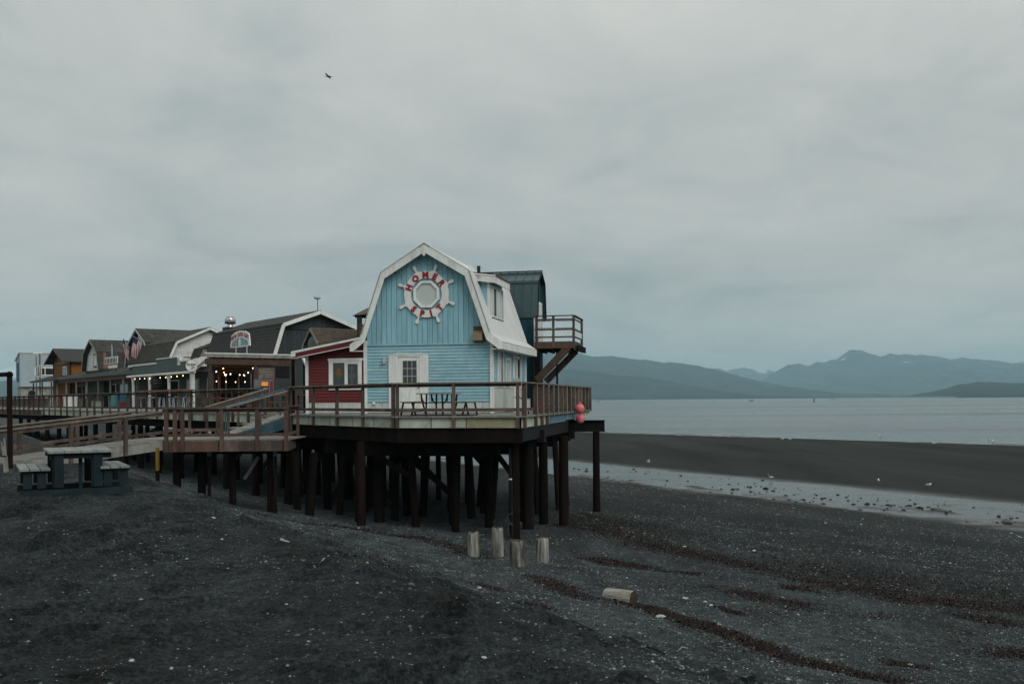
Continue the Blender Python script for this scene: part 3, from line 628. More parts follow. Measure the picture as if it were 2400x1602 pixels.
MB().box(.33, .42, -.02, .03, .33, .43).cyl((.37, -.02, .38), (.37, -.08, .36), .03, n=8).build('outdoor_socket', white, house)
hood = MB().box(4.27, 4.72, -.02, .05, 2.60, 3.20).build('vent_hood', brownwood, house)
MB().prism([(-.02, 3.04), (-.28, 2.90), (-.30, 2.66), (-.02, 2.64)], 'x', 4.30, 4.66).build('hood_cover', mat('tan_metal', (.22, .17, .11), .6, .15), hood)
# octagonal window
def ngon(r, n, ph=0): return [(r*math.cos(2*math.pi*(i+.5)/n+ph), r*math.sin(2*math.pi*(i+.5)/n+ph)) for i in range(n)]
def ring_prism(outer, inner, y0, y1, c):
    m_ = MB(); n = len(outer)
    for i in range(n):
        j = (i+1) % n; q4 = [outer[i], outer[j], inner[j], inner[i]]
        m_.prism([(c[0]+p, c[1]+z) for p, z in q4], 'y', y0, y1)
    return m_
WC = (2.475, 4.43)
octw = ring_prism(ngon(.535, 8), ngon(.44, 8), -.06, .05, WC).build('octagonal_window', white, house)
MB().prism([(WC[0]+p, WC[1]+z) for p, z in ngon(.445, 8)], 'y', .0, .012).build('pane', skyglass, octw)
# ------------------------------------------------------------------ ship's wheel sign
whl = thing('ship_wheel_sign', 'white ship wheel sign with red letters HOMER SPIT on the blue gable', 'sign', Hp(WC[0], 0, WC[1]), -HA)
ring_prism(ngon(.865, 48), ngon(.60, 48), -.055, .0, (0, 0)).build('rim', white, whl, loc=(0, .02, 0))
for k in range(8):
    t = R(20+45*k); d = (math.sin(t), math.cos(t)); s_ = (math.cos(t), -math.sin(t))
    prof = [(.83, .10), (.90, .10), (.905, .034), (.97, .034), (1.06, .062), (1.115, .062), (1.15, .040), (1.16, .0)]
    poly = [(d[0]*r_+s_[0]*q_, d[1]*r_+s_[1]*q_) for r_, q_ in prof]+[(d[0]*r_-s_[0]*q_, d[1]*r_-s_[1]*q_) for r_, q_ in reversed(prof[:-1])]
    MB().prism(poly, 'y', -.048, -.004).build('handle', white, whl, loc=(0, .02, 0))
for ch, a, inward in (('H', -68, 0), ('O', -35, 0), ('M', -2, 0), ('E', 28, 0), ('R', 58, 0), ('S', -138, 1), ('P', -168, 1), ('I', 165.6, 1), ('T', 134, 1)):
    t = R(a); rr_ = .722 if not inward else .728
    me = text_mesh(ch, .305, .012, letter_red, offset=.018, sx=1.0)
    o = ob('letter', me, whl, (math.sin(t)*rr_, -.046, math.cos(t)*rr_))
    ang = -t if not inward else -t+math.pi
    o.rotation_euler = (Matrix.Rotation(-ang, 3, 'Y') @ Matrix.Rotation(R(90), 3, 'X')).to_euler()
    o['label'] = 'red letter '+ch+' on the wheel rim'

groove_red = mat('painted_gap_shade_red', (.03, .006, .006), .8, .1)  # lap shade of the red shed, likewise put into the core colour
# ------------------------------------------------------------------ red lean-to shed
shed = thing('red_shed', 'dark red lean-to shed with white sliding window beside the blue house', 'shed', Hp(-2.40, .06), -HA)
SW = 2.36
def shed_top(x): return 2.30+x*.205
MB().prism([(.03, .02), (SW, .02), (SW, shed_top(SW)), (.03, shed_top(0))], 'y', .05, 3.6).build('wall_core', groove_red, shed)
for i in range(19):
    z = .40+i*.1165
    x0 = .10 if z < shed_top(0)-.1 else max(.1, (z+.12-2.30)/.205)
    if x0 < SW-.1: MB().prism([(.0, z), (-.030, z), (-.010, z+.108), (0, z+.108)], 'x', x0, SW).build('clapboard', red, shed, loc=(0, .05, 0))
for i in range(8): MB().box(.10+i*.282, .10+i*.282+.272, .02, .055, .02, .385).build('skirting_board', skirt, shed)
MB().box(.08, SW, .01, .05, .385, .405).build('drip_edge', white, shed)
MB().box(0, .11, -.012, .10, 0, shed_top(0)-.02).build('corner_trim', white, shed)
y0, y1 = -.42, 3.7
MB().prism([(-.35, 2.30), (SW+.05, 2.79), (SW+.05, 2.86), (-.35, 2.37)], 'y', y0, y1).build('roof_panel', white_metal, shed)
MB().prism([(-.34, 2.27), (SW+.05, 2.76), (SW+.05, 2.62), (-.14, 2.17)], 'y', y0+.03, y0+.07).build('barge_board', reddark, shed)
MB().prism([(-.14, 2.16), (SW-.35, 2.535), (SW-.35, 2.51), (-.14, 2.135)], 'y', y0+.02, y0+.07).build('trim_strip', white, shed)
MB().prism([(-.36, 2.38), (SW+.05, 2.875), (SW+.05, 2.79), (-.36, 2.29)], 'y', y0-.02, y0+.012).build('edge_trim', white, shed)
MB().box(-.40, -.34, y0, y1, 2.17, 2.37).prism([(-.40, 2.17), (-.40, 2.36), (-.22, 2.30), (-.24, 2.19)], 'y', y0-.01, y0+.03).build('gutter', white, shed)
MB().bar((-.3, y0-.025, 2.405), (SW+.05, y0-.025, 2.885), .012, .015).build('drip_edge', black, shed)
sw = MB().box(.92, 2.36, -.02, .03, 2.0, 2.10).box(.95, 1.07, -.012, .03, .97, 2.0).box(2.17, 2.28, -.012, .03, .97, 2.0).box(.95, 2.28, -.03, .03, .90, .97).build('window', white, shed)
MB().box(1.07, 1.12, -.005, .03, .97, 2.0).box(1.59, 1.71, -.008, .03, .97, 2.0).box(2.12, 2.17, -.005, .03, .97, 2.0).box(1.12, 2.12, -.005, .03, 1.93, 2.0).box(1.71, 2.12, -.003, .03, 1.88, 1.93).box(1.12, 2.12, -.005, .03, .97, 1.0).build('window_frame', white, sw)
MB().box(1.11, 1.60, .012, .02, .99, 1.94).build('pane', glass, sw)
MB().box(1.70, 2.13, .012, .02, .99, 1.90).build('pane', glass, sw)
orange_m = mat('orange_decal', (.14, .075, .03), .6, .3, 12, bump=0); green_m = mat('green_decal', (.02, .10, .07), .6, .2, bump=0); greyd = mat('grey_decal', (.10, .115, .12), .6, .3, 9, bump=0)
MB().prism([(1.35+p*.85, 1.54+q*1.2) for p, q in ngon(.15, 12)], 'y', .006, .0105).build('window_decal', orange_m, sw)
MB().prism([(1.25, 1.38), (1.47, 1.38), (1.42, 1.26), (1.36, 1.23), (1.30, 1.26)], 'y', .005, .0105).build('window_decal', green_m, sw)
MB().box(1.85, 1.91, .006, .0105, 1.1, 1.75).box(1.78, 2.02, .006, .0105, 1.35, 1.48).prism([(1.88+p, 1.72+q*1.3) for p, q in ngon(.07, 10)], 'y', .005, .0105).build('window_decal', greyd, sw)

# ------------------------------------------------------------------ teal building behind the house, its balcony
tb = thing('teal_building', 'dark teal tall building with metal gambrel roof behind the blue house', 'building', Hp(0, 7.6), -HA)
TW = 5.1; RV = 1.45; TPROF = [(0, 6.22), (.80, 5.76), (1.05, 4.12)]
def tpoly(): return [(RV-1.0, 0), (RV+1.0, 0), (RV+1.0, 4.1), (RV+.76, 5.70), (RV, 6.14), (RV-.76, 5.70), (RV-1.0, 4.1)]
MB().prism(tpoly(), 'x', -.4, TW-.05).build('wall', teal, tb)
for i in range(18):
    x0 = -.38+i*.302
    MB().box(x0, min(x0+.288, TW-.06), RV-1.03, RV-1.0, .05, 4.05).build('vertical_board', teal, tb)
for sgn in (-1, 1):
    for k in range(2):
        (d0, z0), (d1, z1) = TPROF[k], TPROF[k+1]
        y0_, y1_ = RV+sgn*d0, RV+sgn*d1
        MB().prism([(y0_, z0), (y1_, z1), (y1_, z1+.06), (y0_, z0+.06)], 'x', -.4, TW+.12).build('roof_panel', tealroof, tb)
        for i in range(14):
            x = -.3+i*.40
            MB().bar((x, y0_+sgn*.01, z0+.075), (x, y1_, z1+.075), .03, .035, up=(1, 0, 0) if False else (0, -sgn, 1)).build('standing_seam', tealroof, tb)
        MB().bar((TW+.12, y0_, z0+.03), (TW+.12, y1_, z1+.03), .03, .08).build('barge_board', steel, tb)
MB().bar((-.4, RV, 6.33), (TW+.14, RV, 6.33), .26, .04).build('ridge_cap', tealroof, tb)
MB().box(-.4, TW+.1, RV-.87, RV-.82, 5.70, 5.76).build('flashing', tealroof, tb)
tw = MB().box(TW-.05, TW+.03, .95, 1.95, 3.05, 4.9).build('gable_window', white, tb)
MB().box(TW+.03, TW+.04, 1.03, 1.87, 3.15, 4.8).build('pane', skyglass, tw)
MB().box(TW-.08, TW+.02, .40, .52, 0, 4.1).build('corner_trim', white, tb)
# balcony
bal = thing('balcony', 'brown timber balcony with white lattice jutting from the teal building', 'balcony', Hp(TW+.05, 7.55, 0), -HA)
BW, BD = 1.74, 2.6
MB().box(0, BW, 0, BD, 2.86, 2.93).build('floor', brownwood, bal)
MB().box(-.02, BW+.02, -.03, 0, 2.72, 3.02).build('front_beam', redwood, bal)
MB().box(BW, BW+.04, 0, BD, 2.62, 3.02).build('side_beam', brownwood, bal)
for i in range(6): MB().box(.05+i*.36, .11+i*.36, .02, BD, 2.60, 2.86).build('joist', darktimber, bal)
MB().bar((BW-.25, .10, 2.78), (.06, .10, 1.33), .22, .30).build('brace', redwood, bal)
MB().bar((BW-.25, BD-.2, 2.72), (.06, BD-.2, 1.3), .2, .28).build('brace', brownwood, bal)
MB().box(-.04, .20, 0, .24, 0, 2.7).build('post', darktimber, bal)
MB().cyl((.92, .4, 0), (.92, .4, 2.6), .045, n=8).build('support_pipe', darktimber, bal)
for x in (.03, .78, BW-.06):
    MB().box(x, x+.10, -.05, .05, 2.75, 4.13).build('rail_post', brownwood, bal)
MB().box(BW-.06, BW+.04, BD-.1, BD, 2.9, 4.13).build('rail_post', brownwood, bal)
MB().box(-.02, BW+.05, -.07, .07, 4.13, 4.17).build('handrail', brownwood, bal)
MB().box(BW-.08, BW+.06, 0, BD, 4.13, 4.17).build('handrail', brownwood, bal)
for zr in (3.95, 3.51, 3.18):
    MB().box(.0, BW, -.035, -.005, zr, zr+.07).build('rail', brownwood, bal)
    MB().box(BW, BW+.03, 0, BD, zr, zr+.07).build('rail', brownwood, bal)
for i in range(26):     # white scalloped edging and lattice
    x = .14+i*.068
    if .72 < x < .90 or x > BW-.1: continue
    MB().box(x, x+.045, -.03, -.015, 3.90, 3.95).build('trim_tooth', brownwood, bal)
    MB().box(x, x+.045, -.03, -.015, 3.58, 3.63).build('trim_tooth', brownwood, bal)
for i in range(13):
    x = .13+i*.14
    if .66 < x < .86 or x > BW-.2: continue
    MB().bar((x, -.028, 3.26), (x+.16, -.028, 3.50), .03, .015, up=(0, 1, 0)).build('lattice_strip', white, bal)
    MB().bar((x+.16, -.016, 3.26), (x, -.016, 3.50), .03, .015, up=(0, 1, 0)).build('lattice_strip', white, bal)
for i in range(12):
    y_ = .1+i*.2
    MB().bar((BW+.01, y_, 3.25), (BW+.01, y_+.18, 3.5), .03, .012, up=(1, 0, 0)).build('lattice_strip', white, bal)
    MB().bar((BW-.005, y_+.18, 3.25), (BW-.005, y_, 3.5), .03, .012, up=(1, 0, 0)).build('lattice_strip', white, bal)
# ------------------------------------------------------------------ main pier deck
A1 = Vector((.278, 29.5, DZ)); C1 = Vector((3.42, 44.3, DZ)); B1 = W(0, 7.55)
dk = thing('pier_deck', 'grey timber pier deck with brown railing carrying the blue house', 'deck', R0)
def loc_(p): return Vector(p)-R0
def lean(px, py, Y): return loc_(at(px, py, Y))
poly = [loc_(p) for p in (R0, A1, C1, W(14.5, 7.55), B1)]
MB().prism([(p.x, p.y) for p in poly], 'z', -.045, 0).build('decking', decking, dk)
def board(th, a, b, z0, z1, t, m, name='fascia_board', off=0.0):
    a = Vector(a); b = Vector(b); d = (b-a).normalized(); nrm = Vector((d.y, -d.x, 0))*off
    zc_ = (z0+z1)/2
    return MB().bar(a+nrm+Vector((0, 0, zc_)), b+nrm+Vector((0, 0, zc_)), t, z1-z0).build(name, m, th)
r0, a1, c1, b1 = map(loc_, (R0, A1, C1, B1))
fx = lambda a, b, f: a+(b-a)*f
for f0, f1, m in ((0, .285, fascia), (.285, .565, fascia), (.565, .985, fascia2)): board(dk, fx(r0, a1, f0+.004), fx(r0, a1, f1-.004), -.35, -.045, .045, m)
for f0, f1, m in ((0, .20, fascia), (.20, .42, fascia), (.42, .63, fascia), (.63, .82, fascia), (.82, 1, fascia)): board(dk, fx(b1, r0, f0+.004), fx(b1, r0, f1-.004), -.35, -.045, .045, m)
for f0, f1, m in ((.003, .10, fascia), (.10, .29, fascia), (.29, .55, bluefascia), (.55, .75, bluefascia), (.75, 1, fascia)):
    board(dk, fx(a1, c1, f0+.003), fx(a1, c1, f1-.003), -.35 if f0 < .5 else -.30, -.045, .045, m)
board(dk, r0, a1, -.044, .012, .16, decking, 'edge_plank', .03); board(dk, b1, r0, -.044, .012, .16, decking, 'edge_plank', .03); board(dk, a1, c1, -.044, .012, .16, decking, 'edge_plank', .03)
def rail_run(th, a, b, dists, hgt=1.0, z=0.0, pw=.09, pd=.09, pm=brownwood, cap=railtop, drop=.36, off=.06, lower=(.14, .24), capw=.15, sub=True, mesh_=None):
    a = Vector(a); b = Vector(b); d = (b-a); L = d.length; d.normalize(); nr = Vector((d.y, -d.x, 0)).normalized()
    dz = (b.z-a.z)/L
    ang = math.atan2(d.y, d.x)
    for s in dists:
        p = a+d*s+nr*off; w_, d_, m_ = pw, pd, pm
        MB().box(-w_/2, w_/2, -d_/2, d_/2, -drop, hgt-.03).build('rail_post', m_, th, loc=(p.x, p.y, p.z+z), rot=(0, 0, ang+random.uniform(-.02, .02)))
    up = Vector((0, 0, 1))
    o = nr*off
    MB().bar(a+o+up*(z+hgt), b+o+up*(z+hgt), capw, .04).build('rail_cap', cap, th)
    if sub: MB().bar(a+o*.35+up*(z+hgt-.07), b+o*.35+up*(z+hgt-.07), .04, .095).build('upper_rail', pm, th)
    if lower: MB().bar(a+o*.3+up*(z+sum(lower)/2), b+o*.3+up*(z+sum(lower)/2), .04, lower[1]-lower[0]).build('lower_rail', pm, th)
LF = (a1-r0).length; LB = (r0-b1).length; LR = (c1-a1).length
rail_run(dk, r0, a1, [.06, 1.83, LF-.10], pm=brownwood)
rail_run(dk, b1, r0, [.08, 1.95, 3.75, 5.55, LB-.07], pm=brownwood)
rail_run(dk, a1, c1, [.12, 1.9, 3.0, 3.96], pw=.05, pd=.14, pm=redwood, hgt=1.0, sub=False)
for k in range(11):
    s = 5.0+k*1.0; p = a1+(c1-a1).normalized()*s+Vector((.06, -.01, 0)); ang = math.atan2((c1-a1).y, (c1-a1).x)
    MB().box(-.035, .035, -.07, .07, -.06, .97).build('rail_post', brownwood, dk, loc=p, rot=(0, 0, ang))
    MB().box(-.04, .04, -.080, -.071, -.06, .97).build('post_edge', greywood, dk, loc=p, rot=(0, 0, ang))
for s in (.12, 1.9, 3.0, 3.96):
    p = a1+(c1-a1).normalized()*s+Vector((.06, -.01, 0)); ang = math.atan2((c1-a1).y, (c1-a1).x)
    MB().box(-.03, .03, -.080, -.071, -.35, .97).build('post_edge', greywood, dk, loc=p, rot=(0, 0, ang))
# frame under the deck
UP = Vector((0, 0, 1))
board(dk, fx(a1, c1, .01), fx(a1, c1, .62), -.78, -.352, .14, steel, 'side_girder', -.12)
board(dk, r0, a1, -.80, -.352, .16, darktimber, 'front_girder', -.14)
board(dk, b1, r0, -.80, -.352, .16, darktimber, 'front_girder', -.14)
def hloc(u, v, z=0): return loc_(Hp(u, v, z))
for i in range(18):
    u = -2.9+i*.55
    v0 = -6.45+max(0, 3.53-u)*.873+(.25 if u < 3.6 else 0)
    MB().bar(hloc(u, v0, -.20), hloc(u, 6.6, -.20), .06, .30).build('joist', darktimber, dk)
caps = []
for v, u0, u1, zt, zb in ((-6.35, 3.6, 6.65, -.355, -.82), (-4.9, 1.7, 6.3, -.40, -1.30), (-3.2, -.2, 6.3, -.40, -1.32), (-.8, -3.0, 6.7, -.42, -1.32), (1.6, -4.0, 7.0, -.42, -1.3), (4.2, -5.0, 7.2, -.42, -1.2), (6.4, -5.5, 7.0, -.42, -1.2)):
    MB().bar(hloc(u0, v, (zt+zb)/2), hloc(u1, v, (zt+zb)/2), .34, zt-zb).build('cap_beam', darktimber if v > -5 else steel, dk)
def pile(th, base, p, top, r, m=darktimber, lean_=(0, 0)):
    """p: plan point (world), top: height; the pile goes into the sand"""
    gz = ground_z(p.x, p.y)-.35
    mb = MB(); n = 12
    for k in range(4):
        z0 = gz+(top-gz)*k/4; z1 = gz+(top-gz)*(k+1)/4
        mb.cyl(Vector((p.x+lean_[0]*(1-k/4), p.y+lean_[1]*(1-k/4), z0))-base, Vector((p.x+lean_[0]*(1-(k+1)/4), p.y+lean_[1]*(1-(k+1)/4), z1))-base, r*(1.06-.02*k), r*(1.04-.02*k), n)
    return mb.build('pile', m, th, True)
PT = DZ-.80
for px, py, r, m in ((1206, 1258, .165, rustpile), (1239, 1242, .175, darktimber), (1274, 1226, .16, darktimber), (1322, 1230, .165, rustpile), (847, 1230, .135, rustpile), (889, 1222, .17, darktimber)):
    g = ground_hit(px, py); pile(dk, R0, g, PT, r, m)
MB().bar(hloc(6.2, -3.2, -.72), hloc(7.5, -3.2, -.72), .3, .40).build('cap_beam', steel, dk)
PT2 = DZ-1.2
rows = [(-5.2, [.2, 1.7, 3.4, 5.1]), (-3.2, [-1.3, .45, 2.3, 4.2, 5.6, 6.6]), (-.8, [-2.6, -1.2, .1, 1.75, 2.7, 4.2, 5.3, 6.5]), (1.6, [-3.6, -2.1, -.4, 1.1, 3.1, 4.4, 6.2]), (4.2, [-4.6, -2.8, -1.2, .6, 2.4, 3.7, 5.2, 6.6]), (6.4, [-5, -3.1, -1.0, 1.0, 3.0, 5.0, 6.6])]
for v, us in rows:
    for u in us: pile(dk, R0, Hp(u+random.uniform(-.1, .1), v), PT2, random.uniform(.115, .155), darktimber, (random.uniform(-.24, .24), random.uniform(-.15, .15)))
for (ua, va, za), (ub, vb, zb) in (((-2.6, -.8, -3.0), (-1.2, -.8, -1.2)), ((.1, -.8, -1.3), (-1.0, -.8, -3.2)), ((1.1, 1.6, -1.3), (3.1, 1.6, -3.4)), ((4.2, -.8, -1.2), (5.3, -.8, -2.4)), ((.45, -3.2, -1.1), (2.3, -3.2, -3.0)), ((2.3, -3.2, -1.1), (4.2, -3.2, -2.6)), ((-3.6, 1.6, -2.9), (-2.1, 1.6, -1.2)), ((5.6, -3.2, -1.0), (6.6, -3.2, -2.3)), ((1.7, -5.2, -.9), (3.4, -5.2, -1.9))):
    MB().bar(hloc(ua, va, za), hloc(ub, vb, zb), .06, .18).build('cross_brace', darktimber, dk)
MB().cyl(loc_(at(1194, 1050, 30.0)), loc_(at(1197, 1120, 30.0)), .035, n=8).cyl(loc_(at(1197, 1120, 30)), loc_(at(1200, 1262, 30)), .05, n=8).build('drain_pipe', steel, dk)
MB().lathe([(.055, -.02), (.055, .02)], loc_(at(1196.5, 1122, 30.0)), 10).build('pipe_collar', white, dk)
hose = [loc_(at(x, y, 29.75)) for x, y in ((1202, 1201), (1192, 1205), (1190, 1212), (1194, 1222), (1202, 1230), (1193, 1226), (1191, 1240), (1196, 1262))]
MB().tube(hose, .012, 6).build('hose', rope, dk)

# outrigger: steel beam and a lone pile beyond the right edge
lp = at(1397, 1000, 40.2)
lone = thing('outrigger_pile', 'lone dark pile with steel beam standing outside the pier railing', 'pile', (lp.x, lp.y, ground_z(lp.x, lp.y)))
lo = Vector(lone.location)
MB().cyl((0, 0, -.4), (0, 0, E-1.32-lo.z), .15, .135, 14).build('pile', rustpile, lone, True)
bz = E-1.10-lo.z
for z_, h_ in ((bz+.22, .03), (bz-.22, .03)): MB().bar((.36, -.06, z_), (-4.0, .8, z_), .30, h_).build('beam_flange', steel, lone)
MB().bar((.34, -.06, bz), (-4.0, .8, bz), .05, .42).build('beam_web', steel, lone)

# two float buoys
for i, (px, py, r, m, lb) in enumerate(((1359, 957.5, .187, pink, 'coral pink round float, upper of two hanging from the pier railing'), (1359.5, 981, .18, pink2, 'crimson round float, lower of two hanging from the pier railing'))):
    c = at(px, py, 39.2)
    o = tag(MB().ball((0, 0, 0), r, 20, 14, 1.06).build('float_buoy', m, None, True, c), lb, 'buoy', 'floats hanging off the pier')
    e_ = MB().lathe([(.05, 0), (.055, .05), (.02, .07)], (0, 0, r*1.03), 10).build('eyelet', m, o, True)
    top = r*1.03+.07
    MB().tube([(0, 0, top), (-.02, 0, top+.03)] if i else [(0, 0, top), (-.12, .0, .34), (-.28, 0, .42)], .012, 6).build('rope', rope, o)

# metal picnic table on the deck
pt0 = at(1030, 975, 31.2); pt0.z = DZ
pt = thing('metal_picnic_table', 'black framed grey picnic table on the deck before the white door', 'picnic table', pt0, -HA)
MB().box(-.54, .54, -.75, .75, .67, .705).build('tabletop', greywood, pt)
for sx in (-1, 1):
    MB().box(sx*.90-.15, sx*.90+.15, -.75, .75, .42, .45).build('seat', greywood, pt)
    for y_ in (-.55, .55):
        MB().bar((sx*.25, y_, .67), (sx*.27, y_, .02), .045, .045, up=(0, 1, 0)).build('leg', black, pt)
        MB().bar((sx*.42, y_, .67), (sx*.40, y_, .45), .045, .045, up=(0, 1, 0)).build('leg', black, pt)
        MB().bar((sx*.72, y_, .42), (sx*.60, y_, .02), .05, .05, up=(0, 1, 0)).build('seat_leg', black, pt)
        MB().bar((sx*1.0, y_, .42), (sx*1.08, y_, .03), .05, .05, up=(0, 1, 0)).build('seat_leg', black, pt)
        MB().tube([(sx*.27, y_, .36), (sx*.36, y_, .46), (sx*.42, y_, .62)], .02, 6).build('brace', black, pt)
for y_ in (-.55, .55):
    MB().box(-1.02, 1.02, y_-.025, y_+.025, .395, .42).build('cross_bar', black, pt)
    MB().box(-1.1, 1.1, y_-.03, y_+.03, .0, .03).build('foot_bar', black, pt)

# things kept along the right railing
scr = thing('slatted_screen', 'weathered brown slatted screen behind the right pier railing', 'screen', (Vector(A1)+HV*4.6-HU*.35), -HA)
for i in range(6): MB().box(-.02, .02, 0, 4.6, .06+i*.15, .17+i*.15).build('slat', brownwood, scr)
for y_ in (.1, 1.5, 3.0, 4.5): MB().box(.02, .07, y_-.04, y_+.04, 0, .97).build('upright', brownwood, scr)
ub = thing('utility_box', 'white metal utility box on legs beside the slatted screen', 'utility box', (Vector(A1)+HV*3.4-HU*.55), -HA)
MB().box(-.14, .14, -.12, .12, .1, .52).build('body', white_metal, ub); MB().box(-.16, .16, -.14, .14, .52, .55).build('lid', steel, ub); MB().box(-.11, .11, -.135, -.12, .14, .46).build('door', white, ub)
for x in (-.1, .1): MB().box(x-.02, x+.02, -.02, .02, 0, .1).build('leg', steel, ub)
pp = thing('pipe_stand', 'pair of pale pipes with a cap standing at the house corner', 'pipes', Hp(HW+.55, 1.6), -HA)
for x in (-.06, .1): MB().cyl((x, 0, 0), (x, 0, 1.12), .03, n=8).build('pipe', white, pp)
MB().box(-.11, .16, -.06, .06, 1.12, 1.28).build('cap', galv, pp); MB().box(-.1, .14, -.02, .02, .55, .60).build('clamp', steel, pp)

# ------------------------------------------------------------------ boardwalk running off to the left
bw = thing('boardwalk', 'long raised timber boardwalk with post railing leading to the shops', 'boardwalk', R0, BROT)
MB().box(-.02, 14, 7.6, 118, -.045, 0).build('decking', decking, bw)
e = 7.6; k = 0
while e < 46:
    MB().box(-.05, -.005, e+.01, e+2.9, -.35, -.045).build('fascia_board', fascia, bw); e += 2.91
while e < 90:
    MB().box(-.05, -.005, e+.01, e+3.9, -.42, -.02).build('fascia_board', brownwood, bw); e += 3.91
MB().box(-.10, .10, 7.6, 118, -.044, .012).build('edge_plank', decking, bw)
es = [9.7+i*1.64 for i in range(36)]
for e_ in es:
    if e_ < 70: MB().box(-.15, -.06, e_-.045, e_+.045, -.36, .97).build('rail_post', brownwood if int(e_*7) % 3 else redwood, bw, rot=(0, random.uniform(-.012, .012), 0))
for a_, b_ in ((9.6, 24), (24, 40), (40, 70)):
    MB().box(-.19, -.03, a_, b_-.01, .97, 1.01).build('rail_cap', railtop, bw)
    MB().box(-.055, -.015, a_, b_-.01, .86, .95).build('upper_rail', brownwood, bw)
    MB().box(-.055, -.015, a_, b_-.01, .14, .23).build('lower_rail', brownwood, bw)
for i in range(14): MB().box(-.05, -.02, 46.0+i*1.64, 47.5+i*1.64, .24, .80).build('infill_panel', brownwood, bw)
for n_ in (.5, 4.5, 8.5, 12.5): MB().box(n_-.12, n_+.12, 7.6, 118, -.75, -.352).build('girder', darktimber, bw)
for i in range(38):
    e_ = 8+i*2.9
    MB().box(.1, 13.8, e_-.1, e_+.1, -.34, -.05).build('joist', darktimber, bw)
for n_ in (.5, 4.5, 8.5):
    for i in range(17 if n_ < 5 else 8):
        e_ = 8.8+i*3.1+random.uniform(-.3, .3); p = W(n_, e_); gz = ground_z(p.x, p.y)-.3-DZ
        MB().cyl((n_, e_, gz), (n_, e_, -.7), .16, .14, 10).build('pile', darktimber, bw, True)
for i in range(6):
    e_ = 9+i*3.1
    MB().bar((.45, e_, -.8), (.45, e_+2.2, -2.1 if i < 3 else -1.3), .06, .16).build('cross_brace', darktimber, bw)
for i in range(16): MB().box(13.5, 13.7, 7.7+i*7, 14.6+i*7, -1.3, -.34).build('rear_light_block', darktimber, bw)  # boards added along the rear edge to keep the space below dark

# ------------------------------------------------------------------ ramps and landing
G = lambda x, y, z: Vector((x, y, E+z))
ln = thing('stair_landing', 'low brown timber landing with railing below the boardwalk edge', 'landing', G(-9, 31.5, -1.17))
lb0 = Vector(ln.location); ll = lambda p: Vector(p)-lb0
lp_ = [(-10.6, 30.2), (-6.85, 30.45), (-7.15, 33.0), (-9.35, 33.05), (-10.0, 33.9), (-11.6, 33.5), (-12.0, 31.4)]
for i in range(17):
    x0 = -10.55+i*.218
    MB().box(x0-lb0.x, x0+.205-lb0.x, 30.26-lb0.y+.015*i, 33.05-lb0.y, -.04, 0).build('plank', decking, ln)
MB().prism([(-10.56-lb0.x, 30.3-lb0.y), (-10.56-lb0.x, 33.5-lb0.y), (-11.6-lb0.x, 33.5-lb0.y), (-12.0-lb0.x, 31.4-lb0.y)], 'z', -.04, 0).build('plank', decking, ln)
fa, fb = ll(G(-10.6, 30.2, -1.17)), ll(G(-6.85, 30.45, -1.17))
board(ln, fx(fa, fb, .0), fx(fa, fb, .44), -.36, -.04, .05, redwood); board(ln, fx(fa, fb, .443), fx(fa, fb, 1), -.36, -.04, .05, brownwood)
board(ln, fb, ll(G(-7.15, 33.0, -1.17)), -.36, -.04, .05, brownwood)
rail_run(ln, fa, fb, [.12, .38, .60, 1.77, 2.83, 3.70], hgt=.95, pw=.11, pd=.09, pm=redwood, drop=.36, lower=(.10, .19), cap=brownwood)
rail_run(ln, fb, ll(G(-7.15, 33.0, -1.17)), [2.4], hgt=1.0, pm=redwood, drop=.36, lower=(.10, .19), cap=brownwood)
rail_run(ln, ll(G(-9.95, 33.95, -1.17)), ll(G(-11.6, 33.5, -1.17)), [.1, 1.0], hgt=.95, pm=brownwood, lower=(.15, .25), cap=brownwood)
MB().box(-.75, -.5, -1.24, -1.18, -.35, -.06).build('blue_block', tealpaint, ln)
for px, py, r, m in ((415, 1146, .13, darktimber), (473, 1168, .13, darktimber), (545, 1172, .11, darktimber), (633, 1176, .10, rustpile)):
    p = at(px, 1100, 31.2); gz = ground_z(p.x, p.y)-.3
    MB().cyl(ll((p.x, p.y, gz)), ll((p.x, p.y, lb0.z-.3)), r, n=10).build('pile', m, ln, True)
for px in (490, 645):
    p = at(px, 1058, 30.9); MB().cyl(ll((p.x, p.y, p.z-.14)), ll((p.x, p.y, lb0.z-.34)), .07, n=10).build('pile_sleeve', tealpaint, ln)
    MB().cyl(ll((p.x, p.y, ground_z(p.x, p.y)-.2)), ll((p.x, p.y, p.z-.14)), .055, n=8).build('pile', darktimber, ln)
MB().bar(ll(at(573, 1122, 32)), ll(at(606, 1070, 32)), .05, .10).build('cross_brace', greywood, ln)
MB().box(-10.6-lb0.x, -7-lb0.x, 31.5-lb0.y, 31.7-lb0.y, -.5, -.05).box(-10.6-lb0.x, -7-lb0.x, 32.6-lb0.y, 32.8-lb0.y, -.5, -.05).build('joist', darktimber, ln)

